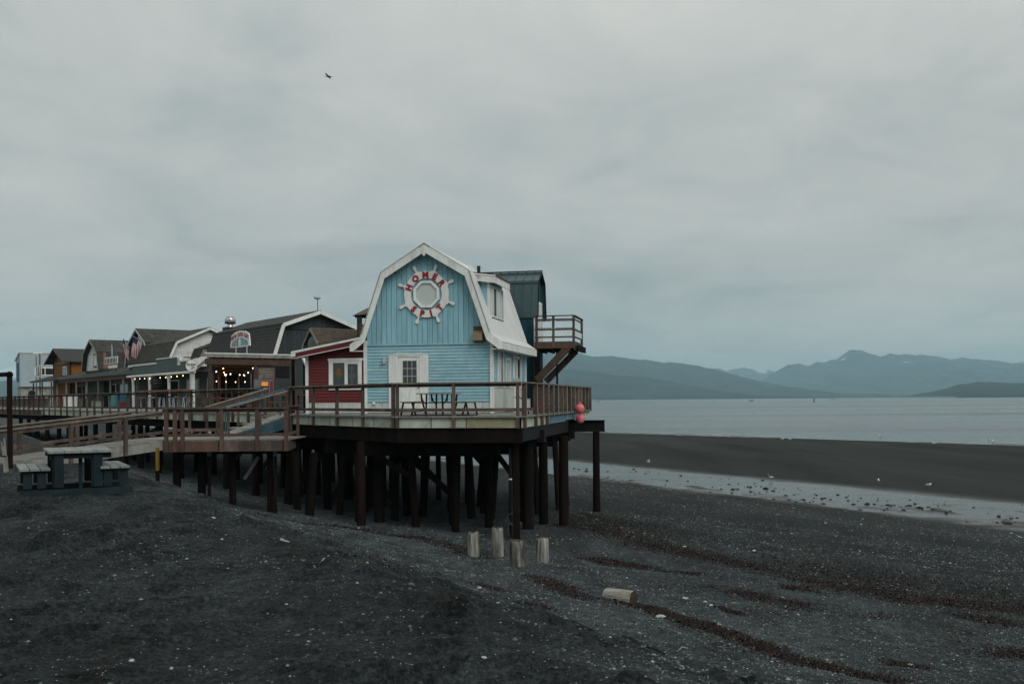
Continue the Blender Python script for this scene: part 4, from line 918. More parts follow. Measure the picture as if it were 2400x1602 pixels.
# lower ramp from the sand
rp = thing('lower_ramp', 'long wooden ramp with handrails rising from the sand to the landing', 'ramp', G(-14.1, 25.4, -1.70))
rb = Vector(rp.location); rl = lambda p: Vector(p)-rb
na, nb = G(-14.3, 25.1, -1.72), G(-10.62, 30.22, -1.17); sd_ = Vector((-.8125, .583, 0))
NPL = 44
for i in range(NPL):
    p0 = fx(na, nb, i/NPL); p1 = fx(na, nb, (i+.94)/NPL); w_ = sd_*1.62
    vs = [rl(p0), rl(p1), rl(p1+w_), rl(p0+w_)]; vs = vs+[v-Vector((0, 0, .04)) for v in vs]
    MB().add(vs, [(0, 1, 2, 3), (7, 6, 5, 4), (0, 4, 5, 1), (1, 5, 6, 2), (2, 6, 7, 3), (3, 7, 4, 0)]).build('plank', decking, rp)
for o_ in (0, 1.58):
    MB().bar(rl(na+sd_*o_)+Vector((0, 0, -.17)), rl(nb+sd_*o_)+Vector((0, 0, -.17)), .05, .26).build('stringer', greywood if o_ == 0 else brownwood, rp)
    a_, b_ = rl(na+sd_*o_), rl(nb+sd_*o_); Lr = (b_-a_).length
    ds = [1.25, 3.35, 5.05] if o_ == 0 else [.9, 2.75, 4.5, 5.9]
    for s in ds:
        p = a_+(b_-a_).normalized()*s
        MB().box(-.05, .05, -.045, .045, -.30, .83).build('rail_post', brownwood, rp, loc=p+Vector((.05 if o_ == 0 else 0, -.05 if o_ == 0 else 0, 0)), rot=(0, 0, .95))
    MB().bar(a_+UP*.86, b_+UP*.86, .14, .04).build('rail_cap', railtop, rp)
    MB().bar(a_+UP*.78, b_+UP*.78, .04, .09).build('upper_rail', brownwood, rp)
    MB().bar(a_+UP*.24, b_+UP*.24, .04, .09).build('lower_rail', brownwood, rp)
yt = at(369, 1056, 29.6); ye_ = at(369, 1102, 29.6)
MB().box(yt.x-.04-rb.x, yt.x+.04-rb.x, yt.y-.05-rb.y, yt.y+.05-rb.y, ye_.z-rb.z, yt.z-rb.z+.1).build('yellow_prop', yellow, rp)['label'] = 'short yellow painted prop under the ramp'
MB().box(yt.x-.045-rb.x, yt.x+.045-rb.x, yt.y-.045-rb.y, yt.y+.045-rb.y, ground_z(yt.x, yt.y)-.2-rb.z, ye_.z-rb.z).build('prop_foot', darktimber, rp)

# upper cleated ramp with stair treads beside it
ur = thing('upper_ramp', 'planked upper ramp with blue painted side leading onto the boardwalk', 'ramp', G(-9.4, 32.8, -1.17))
ub0 = Vector(ur.location); ul = lambda p: Vector(p)-ub0
pa, pb = G(-9.4, 32.8, -1.15), W(-.02, 7.62, .02); sd2 = Vector((-.6, .8, 0))
for i in range(12):
    p0 = fx(pa, pb, i/12); p1 = fx(pa, pb, (i+.93)/12); w_ = sd2*1.0
    vs = [ul(p0), ul(p1), ul(p1+w_), ul(p0+w_)]; vs = vs+[v-Vector((0, 0, .045)) for v in vs]
    MB().add(vs, [(0, 1, 2, 3), (7, 6, 5, 4), (0, 4, 5, 1), (1, 5, 6, 2), (2, 6, 7, 3), (3, 7, 4, 0)]).build('plank', greywood, ur)
v1 = [ul(pa)+Vector((0, 0, -.05)), ul(pb)+Vector((0, 0, -.05)), ul(pb)+Vector((0, 0, -.48)), ul(pa)+Vector((.35, .9, -.2))]
off_ = Vector((.05, .0, 0))
MB().add([v+off_ for v in v1]+v1, [(0, 1, 2, 3), (7, 6, 5, 4), (0, 4, 5, 1), (1, 5, 6, 2), (2, 6, 7, 3), (3, 7, 4, 0)]).build('side_panel', mat('dark_blue_board', (.028, .07, .095), .85, .3, 2.5, col2=(.07, .11, .12), bump=.2), ur)
MB().bar(ul(pa+sd2)+Vector((0, 0, -.18)), ul(pb+sd2)+Vector((0, 0, -.18)), .05, .24).build('stringer', brownwood, ur)
MB().box(*[c for pr in zip((ul(pb)+Vector((-.05, -.25, 0)))[:2], (ul(pb)+Vector((.13, .0, 0)))[:2]) for c in pr], ul(pb).z-.95, ul(pb).z-.06).build('end_post', brownwood, ur)
for i in range(5):
    c = fx(pa, pb, (i+.7)/5.2)+sd2*1.03; vs = [ul(c), ul(c+Vector((.15, .42, 0))), ul(c+Vector((.15, .42, 0))+sd2*.95), ul(c+sd2*.95)]
    vs = vs+[v-Vector((0, 0, .06)) for v in vs]
    MB().add(vs, [(0, 1, 2, 3), (7, 6, 5, 4), (0, 4, 5, 1), (1, 5, 6, 2), (2, 6, 7, 3), (3, 7, 4, 0)]).build('stair_tread', greywood, ur)
for o_, m, h0, h1, nm in ((0, railtop, .94, .86, 'handrail'), (2.0, railtop, .94, .95, 'handrail')):
    MB().bar(ul(pa+sd2*o_)+UP*h0, ul(pb+sd2*o_)+UP*h1, .09, .04).build(nm, m, ur)
    if o_ > 1: MB().bar(ul(pa+sd2*o_)+UP*(h0-.09), ul(pb+sd2*o_)+UP*(h1-.09), .035, .12).build('upper_rail', brownwood, ur)
MB().cyl(ul(pa+sd2*.5)+UP*.92, ul(pb+sd2*.5)+UP*.90, .028, n=8).build('pipe_handrail', bluepaint, ur)
for f_ in (.06, .93):
    p = ul(fx(pa, pb, f_)+sd2*.5); MB().cyl(p, p+UP*.9, .03, n=8).build('pipe_post', bluepaint, ur)
for f_ in (.02, .5, .96):
    for o_ in (0, 2.0):
        p = ul(fx(pa, pb, f_)+sd2*o_); MB().box(-.04, .04, -.04, .04, -.3, .92).build('rail_post', brownwood, ur, loc=p)
# ------------------------------------------------------------------ shops along the boardwalk (local x: away from the beach, local y: along the boardwalk)
def zat(n, e, px, py):
    """height above the deck of a photograph height at a plan position"""
    p = W(n, e); a, b = ray(px, py); return E+b*p.y-DZ
def gable_boards(th, half, zlo, topf, brk, m, pitch=.19, x=-.0, name='clapboard', c=0):
    z = zlo
    while True:
        zt = z+pitch-.015
        # half width of the gable at the top of this board
        ws = [d for d in np.linspace(half, 0, 60) if topf(d) >= zt]
        if not ws: break
        wd = ws[0]
        if wd < .1: break
        MB().box(x-.02, x, c-wd, c+wd, z, zt).build(name, m, th); z += pitch
def gambrel_shop(name, label, cat, n0, ec, prof, depth, wallm, roofm, trim, zfoot=0.0, lower_m=None, boards=True, over=.45, lower_h=3.45):
    t = thing(name, label, cat, W(n0, ec), BROT)
    half = prof[-1][0]-.12
    topf = lambda d: profile_z(prof, d)-.06
    up = [(-half, lower_h), (half, lower_h)]+[(d, topf(d)) for d in (half, prof[1][0], 0)][0:2]+[(0, topf(0))]+[(-prof[1][0], topf(prof[1][0])), (-half, topf(half))]
    MB().prism(up, 'x', 0, depth).build('upper_wall', wallm, t)
    if lower_m: MB().box(.0, depth, -half-.3, half+.3, 0, lower_h).build('lower_wall', lower_m, t)
    for s in (-1, 1):
        for (d0, z0), (d1, z1) in zip(prof[:-1], prof[1:]):
            MB().prism([(s*d0, z0), (s*d1, z1), (s*(d1+.04), z1+.06), (s*d0, z0+.09)], 'x', -over, depth).build('roof_panel', roofm, t)
            MB().bar((-over-.02, s*d0, z0-.02), (-over-.02, s*d1, z1-.02), .04, .14, up=(0, 0, 1)).build('barge_board', trim, t)
    if boards: gable_boards(t, half, lower_h+.05, topf, None, wallm, x=-.005)
    return t
GPROF = [(0, 6.4), (2.4, 5.2), (3.05, 3.45)]
flag_sh = gambrel_shop('white_gambrel_shop', 'white gambrel shop with mossy roof and flags, behind the grey-green parapet shop', 'shop', 9.3, 57.1, GPROF, 9.5, white, mossroof, galv, lower_m=cafegrey)
MB().box(-.06, -.02, -.85, .55, 3.95, 5.4).build('window', mat('pale_blue_panel', (.27, .38, .43), .6, .06), flag_sh)
ov = MB().lathe([(.0, -.03), (.5, -.03), (.5, .03), (.0, .03)], (0, 0, 0), 16, 'x').build('number_plate', black, flag_sh, loc=(-.06, -1.0, 3.75)); ov.scale = (1, 1.3, .5)
# wing of the same shop with a white gable towards the camera
WPROF = [(0, 5.97), (2.5, 4.85), (3.1, 3.5)]
wing = MB().prism([(-7, 0)]*0+[(-1.1, 3.3), (5.1, 3.3), (4.5, 4.78), (2.0, 5.88), (-.5, 4.78)], 'y', -9.9, 0).build('wing_wall', white, flag_sh)
for s in (-1, 1):
    for (d0, z0), (d1, z1) in zip(WPROF[:-1], WPROF[1:]):
        MB().prism([(2+s*d0, z0), (2+s*d1, z1), (2+s*(d1+.04), z1+.06), (2+s*d0, z0+.09)], 'y', -10.35, .3).build('roof_panel', mossroof, wing)
        MB().bar((2+s*d0, -10.37, z0-.03), (2+s*d1, -10.37, z1-.03), .04, .17).build('barge_board', white, wing)
zz = 3.35
while zz < 5.6:
    wd = [d for d in np.linspace(3.0, 0, 60) if profile_z(WPROF, d)-.1 >= zz+.2]
    if not wd or wd[0] < .1: break
    MB().box(2-wd[0], 2+wd[0], -9.93, -9.9, zz, zz+.2).build('clapboard', white, wing); zz += .215
dm = MB().box(.4, 4.2, -11.6, -9.94, 2.9, 3.4).prism([(.5, 3.4), (4.1, 3.4), (3.7, 4.4), (2.3, 4.95), (.9, 4.4)], 'y', -11.6, -9.95).build('porch_gable', mossroof, flag_sh)
MB().prism([(.62, 3.4), (1.0, 4.3), (1.25, 4.3), (1.45, 3.4)], 'y', -11.64, -11.6).build('pale_trim', greywood, dm)
MB().box(.3, 4.3, -11.7, -11.6, 3.28, 3.36).build('rail', white, dm)

sign_sh = gambrel_shop('charter_shop', 'white gambrel shop with dark mossy roof and orange lettered roof sign', 'shop', 9.3, 71.6, [(0, 6.25), (2.3, 5.05), (2.95, 3.42)], 9.5, white, mossroof, greywood, lower_m=cafegrey)
gw = MB().box(-.07, -.02, -1.55, .05, 3.72, 5.0).build('window', steel, sign_sh); MB().box(-.09, -.07, -1.35, -.15, 3.86, 4.86).build('pane', white, gw)
# long porch roof before both white shops
por = thing('shop_porch', 'long dark green porch roof running along the white gambrel shops', 'porch', W(8.2, 54.5), BROT)
MB().prism([(0, 2.78), (0, 2.95), (2.6, 3.62), (2.6, 3.45)], 'y', 0, 29).build('roof', mossroof, por)
MB().box(-.06, .0, 0, 29, 2.74, 2.97).build('fascia', greengrey, por)
MB().box(.1, 2.0, .1, 29, 2.4, 2.74).build('ceiling', redwood, por)
for i in range(8): MB().box(.1, .22, .4+i*3.9, .52+i*3.9, 0, 2.4).build('post', greywood, por)
MB().box(1.9, 2.05, .3, 29, 0, 2.4).build('shop_front', greywood, por)
for i in range(7):
    y_ = .9+i*4.0
    f = MB().box(1.84, 1.9, y_, y_+2.6, .85, 2.15).build('shop_window', white if i % 2 else greywood, por)
    for k in range(2): MB().box(1.82, 1.84, y_+.1+k*1.24, y_+1.28+k*1.24, .95, 2.05).build('pane', glass, f)
    MB().box(1.85, 1.9, y_+2.85, y_+3.7, 0, 2.05).build('shop_door', steel if i % 2 else brownwood, por)
# roof sign of the charter shop
rs = thing('charter_roof_sign', 'orange and white lettered sign on posts above the long porch roof', 'sign', W(9.0, 62.6, 3.2), BROT)
orange = mat('orange_sign_paint', (.42, .12, .03), .6, .2)
MB().box(-.05, .0, 4.0, 4.6, .35, 1.75).build('orange_bar', orange, rs); MB().box(-.05, .0, 2.7, 4.0, .30, .55).build('orange_foot', orange, rs)
MB().box(-.055, -.005, .1, 4.1, .62, 1.25).build('name_board', white, rs); MB().box(-.055, -.005, .3, 3.0, .25, .52).build('lower_board', white, rs)
MB().box(-.05, .0, 1.75, 2.05, 1.25, 2.1).box(-.05, 0, 1.9, 2.0, 2.1, 2.35).build('lighthouse_figure', galv, rs)
MB().box(-.05, .0, .5, 1.4, 1.25, 1.6).build('wave_figure', greengrey, rs)
for i in range(8): MB().box(-.075, -.055, .35+i*.47, .55+i*.47, .74, 1.14).box(-.075, -.055, .35+i*.47, .45+i*.47, .66, .74).build('letter_stroke', steel, rs)
for y_ in (.8, 3.4): MB().box(0, .08, y_, y_+.08, -.3, .5).build('post', black, rs)
# flags
flagr = mat('flag_red', (.22, .02, .035), .8, .1, bump=0); flagw = mat('flag_white', (.55, .52, .50), .8, .05, bump=0); flagb = mat('flag_blue', (.02, .035, .09), .8, .1, bump=0)
def flag(label, base, tip, wv, ln_, seed, mirror=1):
    base = Vector(base); tip = Vector(tip); t = thing('hanging_flag', label, 'flag', base)
    d = tip-base; MB().cyl((0, 0, 0), d, .03, n=6).build('pole', greywood, t)
    fall = Vector(wv); nst = 7
    for k in range(13):                      # stripes run away from the pole and sag
        a0, a1 = 1-k/13*.75, 1-(k+.98)/13*.75
        vs = []
        for i in range(nst):
            f = i/(nst-1); sag = fall*(ln_*f)+Vector((0, .12*math.sin(f*6+seed+k*.3), -.18*f*f*ln_))
            for a in (a0, a1): vs.append(d*a+sag)
        fs = [(2*i, 2*i+1, 2*i+3, 2*i+2) for i in range(nst-1)]
        st = 0 if k > 6 else 2
        if st:
            MB().add(vs[:2*st+2], fs[:st]).build('canton_strip', flagb, t); MB().add(vs[2*st:], [(2*i, 2*i+1, 2*i+3, 2*i+2) for i in range(nst-1-st)]).build('stripe', flagw if k % 2 else flagr, t)
        else: MB().add(vs, fs).build('stripe', flagw if k % 2 else flagr, t)
fb_ = W(8.8, 57.4, 0)
flag('large striped flag with blue corner hanging before the white gambrel shop', at(342.5, 806, 80), at(311, 787, 79), (-.10, 0, -1.0), 1.35, 0)
flag('faded striped flag hanging left of the large flag', at(305, 816, 79.5), at(288, 792, 79), (.10, -.05, -1.0), 1.05, 2)

# brown shop further on
bs = thing('orange_brown_shop', 'orange-brown wooden shop with dark gable roof past the white shops', 'shop', W(9.4, 85.0), BROT)
MB().box(0, 9, -3.6, 3.6, 0, 4.7).prism([(-3.6, 4.7), (3.6, 4.7), (0, 5.9)], 'x', 0, 9).build('wall', ochre, bs)
for s in (-1, 1):
    MB().prism([(0, 6.0), (s*4.1, 4.55), (s*4.1, 4.65), (0, 6.1)], 'x', -.8, 9).build('roof_panel', shingle, bs)
    MB().bar((-.82, 0, 6.0), (-.82, s*4.1, 4.55), .05, .2).build('barge_board', brownwood, bs)
    MB().box(-.03, .10, s*3.6-.1, s*3.6+.1, 0, 4.6).build('corner_post', steel, bs)
MB().box(-.1, .0, -2.7, 2.7, 4.45, 4.65).build('beam', greywood, bs)
bwn = MB().box(-.05, .0, -2.4, -.7, 2.9, 4.2).build('window', white, bs); MB().box(-.06, -.05, -2.2, -1.65, 3.0, 4.1).build('pane', glass, bs); MB().box(-.06, -.05, -1.5, -.9, 3.0, 4.1).build('pane', glass, bs)
MB().prism([(-1.9, 2.6), (-1.9, 2.75), (.0, 3.3), (.0, 3.1)], 'y', -3.8, 6).build('porch_roof', shingle, bs)
for i in range(3): MB().box(-1.8, -1.68, -3.6+i*4.2, -3.48+i*4.2, 0, 2.6).build('porch_post', brownwood, bs)

gm = thing('pale_metal_building', 'pale blue-grey ribbed metal building at the far end of the boardwalk', 'building', W(9.0, 104.0), BROT)
MB().prism([(0, 2.4), (2.4, 2.4), (2.4, 5.55), (0, 6.45)], 'x', 0, 11).build('wall', galv, gm)
for i in range(28): MB().box(.15+i*.38, .21+i*.38, -.03, 0, 2.45, 6.30).build('rib', galv, gm)
MB().prism([(-.1, 6.45), (2.5, 5.5), (2.5, 5.62), (-.1, 6.6)], 'x', -.15, 11.1).build('roof', white_metal, gm)
MB().box(.15, 11, .4, 2.2, 0, 2.4).build('ground_floor', greywood, gm)
g_w = MB().box(1.6, 3.9, -.06, -.03, 3.75, 4.75).build('window', white, gm)
for k in range(2): MB().box(1.72+k*1.08, 2.70+k*1.08, -.08, -.06, 3.87, 4.63).build('pane', glass, g_w)
MB().box(-.04, 0, .5, 1.9, 3.0, 5.3).build('wall_banner', bluepaint, gm)
MB().box(6, 11.0, -1.6, -.05, 2.4, 4.6).build('annex', white, gm)
# painted board on a post before it
pb_ = thing('painted_sign', 'white painted sign board on posts before the pale metal building', 'sign', W(8.3, 91.5, 0), BROT)
MB().box(0, .08, -2.3, .3, 3.25, 4.5).build('panel', white, pb_)
for i, m in enumerate((orange_m, greyd, orange_m, greyd)): MB().bar((-.02, -1.9+i*.5, 3.4), (-.02, -1.5+i*.5 if i % 2 else -2.2+i*.5, 4.35), .16, .02, up=(1, 0, 0)).build('painted_figure', m, pb_)
MB().box(.1, .2, -1.0, -.9, 0, 5.9).build('post', black, pb_); MB().box(-.6, .3, -1.3, -.6, 5.75, 5.95).build('lamp', white, pb_); MB().cyl((.1, .6, 0), (.1, .6, 5.6), .06, n=6).build('pipe', greywood, pb_)

# parapet shop
ps = thing('parapet_shop', 'grey-green parapet shop with white porch edge and warm string lights', 'shop', W(8.0, 41.0), BROT)
for i in range(56):                          # corrugated false front
    y_ = .15+i*.25; zt = 3.62 if 3.3 < y_ < 8 else (3.30 if y_ >= 8 else 3.28)
    MB().box(.02, .06 if i % 2 else .09, y_, y_+.245, 2.62, zt).build('panel_rib', greengrey, ps)
MB().box(.05, .14, .1, 14.2, 2.6, 3.2).build('parapet_back', greengrey, ps)
MB().box(-.02, .15, 3.2, 8.0, 3.62, 3.70).box(-.02, .15, 8.0, 14.2, 3.30, 3.38).box(-.02, .15, -.1, 3.2, 3.28, 3.38).box(-.02, .1, 2.7, 3.2, 3.05, 3.62).build('parapet_cap', white, ps)
MB().box(-.25, .15, -.1, 14.8, 2.44, 2.58).build('porch_edge', white, ps)
MB().prism([(-.2, 2.58), (.15, 2.58), (.15, 2.66)], 'y', -.1, 14.8).build('porch_flashing', greengrey, ps)
MB().prism([(.02, 2.5), (1.25, 3.6), (1.25, 3.72), (.02, 3.40)], 'y', -.12, .08).build('end_wall', white, ps)
MB().bar((-.2, -.15, 2.50), (1.3, -.15, 3.72), .06, .12).build('rake_trim', greywood, ps)
MB().box(.2, 6, -.05, .05, 2.9, 3.35).build('side_parapet', white, ps)
MB().box(2.4, 2.6, .0, 14.5, 0, 2.9).build('shop_front', greengrey, ps)
MB().box(.1, 2.5, .0, 14.5, 2.58, 2.64).build('porch_ceiling', brownwood, ps)
for i in range(3):
    f = MB().box(2.32, 2.4, 1.2+i*4.4, 3.8+i*4.4, .8, 2.2).build('shop_window', white, ps); MB().box(2.30, 2.32, 1.35+i*4.4, 3.65+i*4.4, .92, 2.08).build('pane', glass, f)
for y_, w_ in ((.12, .26), (4.9, .16), (9.4, .16), (13.6, .16)):
    MB().box(-.15, -.15+w_, y_-w_/2, y_+w_/2, 0, 2.44).build('porch_post', white, ps)
    if w_ < .2:
        for s in (-1, 1): MB().bar((-.07, y_, 1.85), (-.07, y_+s*.42, 2.42), .09, .10, up=(1, 0, 0)).build('knee_brace', white, ps)
hs = thing('hanging_porch_sign', 'small dark round sign hanging from the white porch edge', 'sign', W(7.9, 48.4, 1.95), BROT)
MB().lathe([(.0, -.03), (.52, -.03), (.52, .03), (.0, .03)], (0, 0, 0), 20, 'y').build('disc', black, hs)
for s in (-1, 1): MB().cyl((s*.3, 0, .4), (s*.3, 0, .6), .012, n=5).build('hanger', cablem, hs)
for zz in (.12, -.08): MB().box(-.3, .3, -.045, -.031, zz-.03, zz+.03).build('letter_row', greyd, hs)

# round white sign
rsn = thing('round_shop_sign', 'round white sign with black script Sweet hanging by the cafe patio', 'sign', W(7.6, 40.2, 2.90), BROT)
MB().lathe([(.0, -.025), (.38, -.025), (.38, .025), (.0, .025)], (0, 0, 0), 28, 'y').build('disc', white, rsn)
for tx, x, z, s in (('Sweet', -.02, .10, .27), ("'n", -.02, -.08, .16), ('more', .03, -.20, .12)):
    if tx in ("'n", 'more'): continue
    ob('lettering', text_mesh(tx, s, .006, letter_dark, offset=.004, shear=.25), rsn, (x, -.032, z), (R(90), 0, 0))
for zz, x0, x1 in ((-.06, -.02, .2), (-.14, .0, .22), (-.22, -.06, .10)): MB().box(x0, x1, -.034, -.026, zz-.018, zz+.018).build('lettering', letter_dark, rsn)
MB().box(-.5, .5, -.02, .02, .52, .60).build('bracket', brownwood, rsn)
for s in (-1, 1): MB().cyl((s*.2, 0, .3), (s*.2, 0, .52), .01, n=5).build('hanger', cablem, rsn)

# ------------------------------------------------------------------ cafe
cf = thing('cafe_building', 'charcoal gambrel cafe with white gable trim and dark shingle roof', 'building', W(9.2, 30.6), BROT)
CPROF = [(0, 6.0), (2.45, 5.12), (3.05, 3.25)]; CC = 3.0; CL = 11.0
MB().box(.1, 5.9, 0, CL, 0, 3.2).prism([(.05, 3.2), (5.95, 3.2), (5.4, 5.05), (3, 5.92), (.6, 5.05)], 'y', 0, CL).build('wall', cafegrey, cf)
for i in range(19):
    x0 = .08+i*.31
    MB().prism(clip_strip(x0, x0+.295, 3.0, lambda x: min(4.83, profile_z(CPROF, x-CC)-.1), [CC-2.45, CC+2.45]), 'y', -.03, -.002).build('vertical_board', cafegrey, cf)
MB().box(.3, 5.7, -.05, -.002, 4.84, 4.89).build('flashing', steel, cf)
for i in range(16):
    x0 = .60+i*.30
    MB().prism(clip_strip(x0, x0+.285, 4.9, lambda x: profile_z(CPROF, x-CC)-.1, [CC]), 'y', -.03, -.002).build('vertical_board', cafegrey, cf)
for s in (-1, 1):
    for (d0, z0), (d1, z1) in zip(CPROF[:-1], CPROF[1:]):
        MB().prism([(CC+s*d0, z0), (CC+s*d1, z1), (CC+s*(d1+.04), z1+.07), (CC+s*d0, z0+.1)], 'y', -.5, CL+.3).build('roof_panel', shingle, cf)
        MB().bar((CC+s*d0, -.53, z0-.03), (CC+s*d1, -.53, z1-.03), .05, .22).build('barge_board', white, cf)
# shingle courses that catch the light
    nrow = 9
    for k in range(nrow):
        f = (k+.5)/nrow; d0, z0 = CPROF[1]; d1, z1 = CPROF[2]; dd = d0+(d1-d0)*f; zz = z0+(z1-z0)*f
        MB().box(CC+s*dd-.03, CC+s*dd+.07*s if s > 0 else CC+s*dd+.03, -.45, CL, zz+.02, zz+.09).build('shingle_course', shingle, cf)
hipv = [(CC, CL, 6.05), (CC-2.45, CL, 5.17), (CC-3.08, CL, 3.28), (CC-.6, CL+4.4, 5.5), (CC-2.1, CL+2.4, 3.5), (CC+2.45, CL, 5.17), (CC+3.08, CL, 3.28), (CC+2.1, CL+4.4, 3.5)]
MB().add(hipv, [(0, 3, 1), (1, 3, 4), (1, 4, 2), (0, 5, 3), (5, 7, 3), (5, 6, 7), (3, 7, 4), (2, 4, 7, 6)]).build('hip_roof', shingle, cf)
MB().bar((CC-3.05, -.53, 3.22), (CC-3.5, -.53, 3.02), .05, .2).build('eave_return', white, cf)
MB().box(CC+.6, CC+.95, -.06, -.03, 4.1, 4.5).build('vent', white, cf)
# exhaust fan on the roof
ex = thing('roof_exhaust_fan', 'shiny metal exhaust fan on a black box atop the cafe roof', 'exhaust fan', W(10.9, 41.7, 5.0), BROT)
MB().box(-.42, .42, -.40, .40, -.4, .70).build('base_box', black, ex)
MB().lathe([(.26, .70), (.22, .78), (.21, .90), (.27, .96)], n=18).build('neck', chrome, ex, True)
MB().lathe([(.34, .96), (.37, 1.0), (.38, 1.28), (.36, 1.32)], n=20).build('drum', chrome, ex, True)
MB().lathe([(.25, 1.32), (.25, 1.40), (.27, 1.41), (.27, 1.44), (.05, 1.45)], n=18).build('cap', chrome, ex, True)
MB().lathe([(.39, .96), (.39, 1.01)], n=20).build('drum_rim', steel, ex); MB().lathe([(.05, -.02), (.05, .02)], (-.15, -.35, 1.2), 10, 'y').build('hole', black, ex)
# aerial on the ridge
ae = thing('roof_aerial', 'thin roof aerial with a pale dish on the cafe ridge', 'aerial', W(12.4, 30.9, 6.05), BROT)
MB().cyl((0, 0, -.1), (0, 0, .82), .025, n=6).build('mast', steel, ae); MB().lathe([(.05, .0), (.19, .04), (.21, .14), (.18, .15)], (-.03, 0, .78), 14).build('dish', galv, ae, True)
# cafe sign
fs_ = thing('cafe_sign', 'painted FRESH CATCH CAFE sign on two posts above the patio roof', 'sign', W(6.0, 26.2, 2.80), BROT)
skyp = mat('painted_pale_blue', (.17, .28, .34), .6, .25, 3, bump=0, col2=(.42, .45, .45))
arch = [(-1.45, .75), (-1.30, 1.42), (-.7, 1.60), (0, 1.66), (.7, 1.60), (1.30, 1.42), (1.45, .75), (0, .72)]
MB().prism(arch, 'x', -.03, .03).build('panel', white, fs_, loc=(0, 1.3, 0))
MB().prism([(-1.25, .80), (-1.1, 1.05), (-.5, 1.22), (0, 1.26), (.5, 1.22), (1.1, 1.05), (1.25, .80)], 'x', -.045, -.031).build('picture', skyp, fs_, loc=(0, 1.3, 0))
MB().prism([(.16, .8), (.13, 1.15), (.0, 1.22), (-.13, 1.15), (-.16, .8)], 'x', -.058, -.046).build('lighthouse_figure', white, fs_, loc=(0, 1.3, 0))
MB().prism([(.40, .8), (.32, 1.1), (.20, 1.18), (.18, .8)], 'x', -.058, -.046).build('orange_figure', orange, fs_, loc=(0, 1.3, 0))
ltxt = 'FRESH CATCH CAFE'
for i, ch in enumerate(ltxt):
    if ch == ' ': continue
    f = (i-7.5)/7.5; y_ = -f*1.22
    o = ob('letter', text_mesh(ch, .30, .008, letter_red, offset=.006, sx=.85), fs_, (-.04, 1.3+y_, 1.43-.20*f*f))
    o.rotation_euler = (Matrix.Rotation(R(-90), 3, 'Z') @ Matrix.Rotation(R(90), 3, 'X') @ Matrix.Rotation(-f*.22, 3, 'Z')).to_euler()
for y_ in (.5, 2.1): MB().box(.03, .08, y_-.025, y_+.025, -.1, 1.3).build('post', galv, fs_)

# patio shelter of the cafe
sh = thing('patio_shelter', 'timber patio shelter with pale roof edge and open rafters beside the cafe', 'shelter', W(3.1, 24.5), BROT)
xl_ = lambda y: .46*y                       # its left side runs back at an angle
zr_ = lambda y: 2.93-.055*y
SN = 4.9; SE = 9.6
pl = [(-.2, 0), (SN, 0), (SN+.3, SE), (xl_(SE), SE)]
MB().add([(x, y, zr_(y)+dz) for dz in (0, .04) for x, y in pl], [(0, 1, 2, 3), (7, 6, 5, 4), (0, 4, 5, 1), (1, 5, 6, 2), (2, 6, 7, 3), (3, 7, 4, 0)]).build('roof_sheet', mat('roof_sheet_grey', (.42, .45, .42), .6, .1), sh)
MB().box(-.25, SN+.05, -.08, -.02, 2.80, 2.97).build('front_fascia', greywood, sh); MB().box(-.27, SN+.08, -.11, -.02, 2.97, 3.03).build('edge_flashing', white, sh)
for i in range(12): MB().box(.0+i*.41, .07+i*.41, -.05, -.015, 2.72, 2.80).build('rafter_tail', redwood, sh)
for i in range(8):
    y_ = .45+i*1.2; MB().box(xl_(y_), SN, y_, y_+.10, zr_(y_)-.30, zr_(y_)-.12).build('rafter', ochre if i % 2 else redwood, sh)
for i in range(10):
    x = .15+i*.5; ye = min(SE, x/.46)
    MB().bar((x, .1, zr_(.1)-.06), (x, max(ye, .6), zr_(ye)-.06), .08, .10).build('purlin', ochre, sh)
for i in range(9):
    for k in range(4):
        x = .4+i*.5; y_ = .9+k*1.6
        if x > xl_(y_)+.3 and x < SN-.4: MB().box(x-.13, x+.16, y_, y_+.9, zr_(y_)-.112, zr_(y_)-.10).build('ceiling_panel', white, sh)
MB().box(-.15, SN, -.0, .16, 2.42, 2.72).build('header_beam', redwood, sh)
MB().bar((.0, .1, 2.42), (xl_(SE), SE, 2.1), .14, .24).build('side_beam', redwood, sh)
for x, y_ in ((.08, .08), (2.55, .08), (SN-.15, .08)): MB().box(x-.08, x+.08, y_-.08, y_+.08, 0, 2.44).build('post', redwood, sh)
for y_ in (3.2, 6.4, 9.4): MB().box(xl_(y_)-.07, xl_(y_)+.07, y_-.07, y_+.07, 0, 2.3).build('post', redwood if y_ < 5 else ochre, sh)
for z0 in (.25, .62, .98):
    MB().bar((.05, .1, z0), (xl_(SE), SE, z0), .04, .07).build('side_rail', redwood, sh); MB().box(.1, 2.5, .02, .07, z0, z0+.07).build('front_rail', redwood, sh)
MB().box(3.2, 6.3, 8.4, 8.5, 0, 2.3).build('rear_screen', steel, sh)
for x in (3.3, 4.1, 4.9, 5.7): MB().box(x-.04, x+.04, 8.34, 8.4, 0, 2.2).build('mullion', greywood, sh)
MB().box(3.2, 6.3, 8.33, 8.4, .92, 1.0).build('screen_rail', redwood, sh)
# menu boards and dark counter wall at the right of the shelter
MB().box(SN-.1, SN+1.2, 5.2, 5.3, 0, 2.7).build('counter_wall', cafegrey, sh)
MB().box(2.75, 4.5, .0, .06, 1.72, 2.38).build('menu_panel', steel, sh)

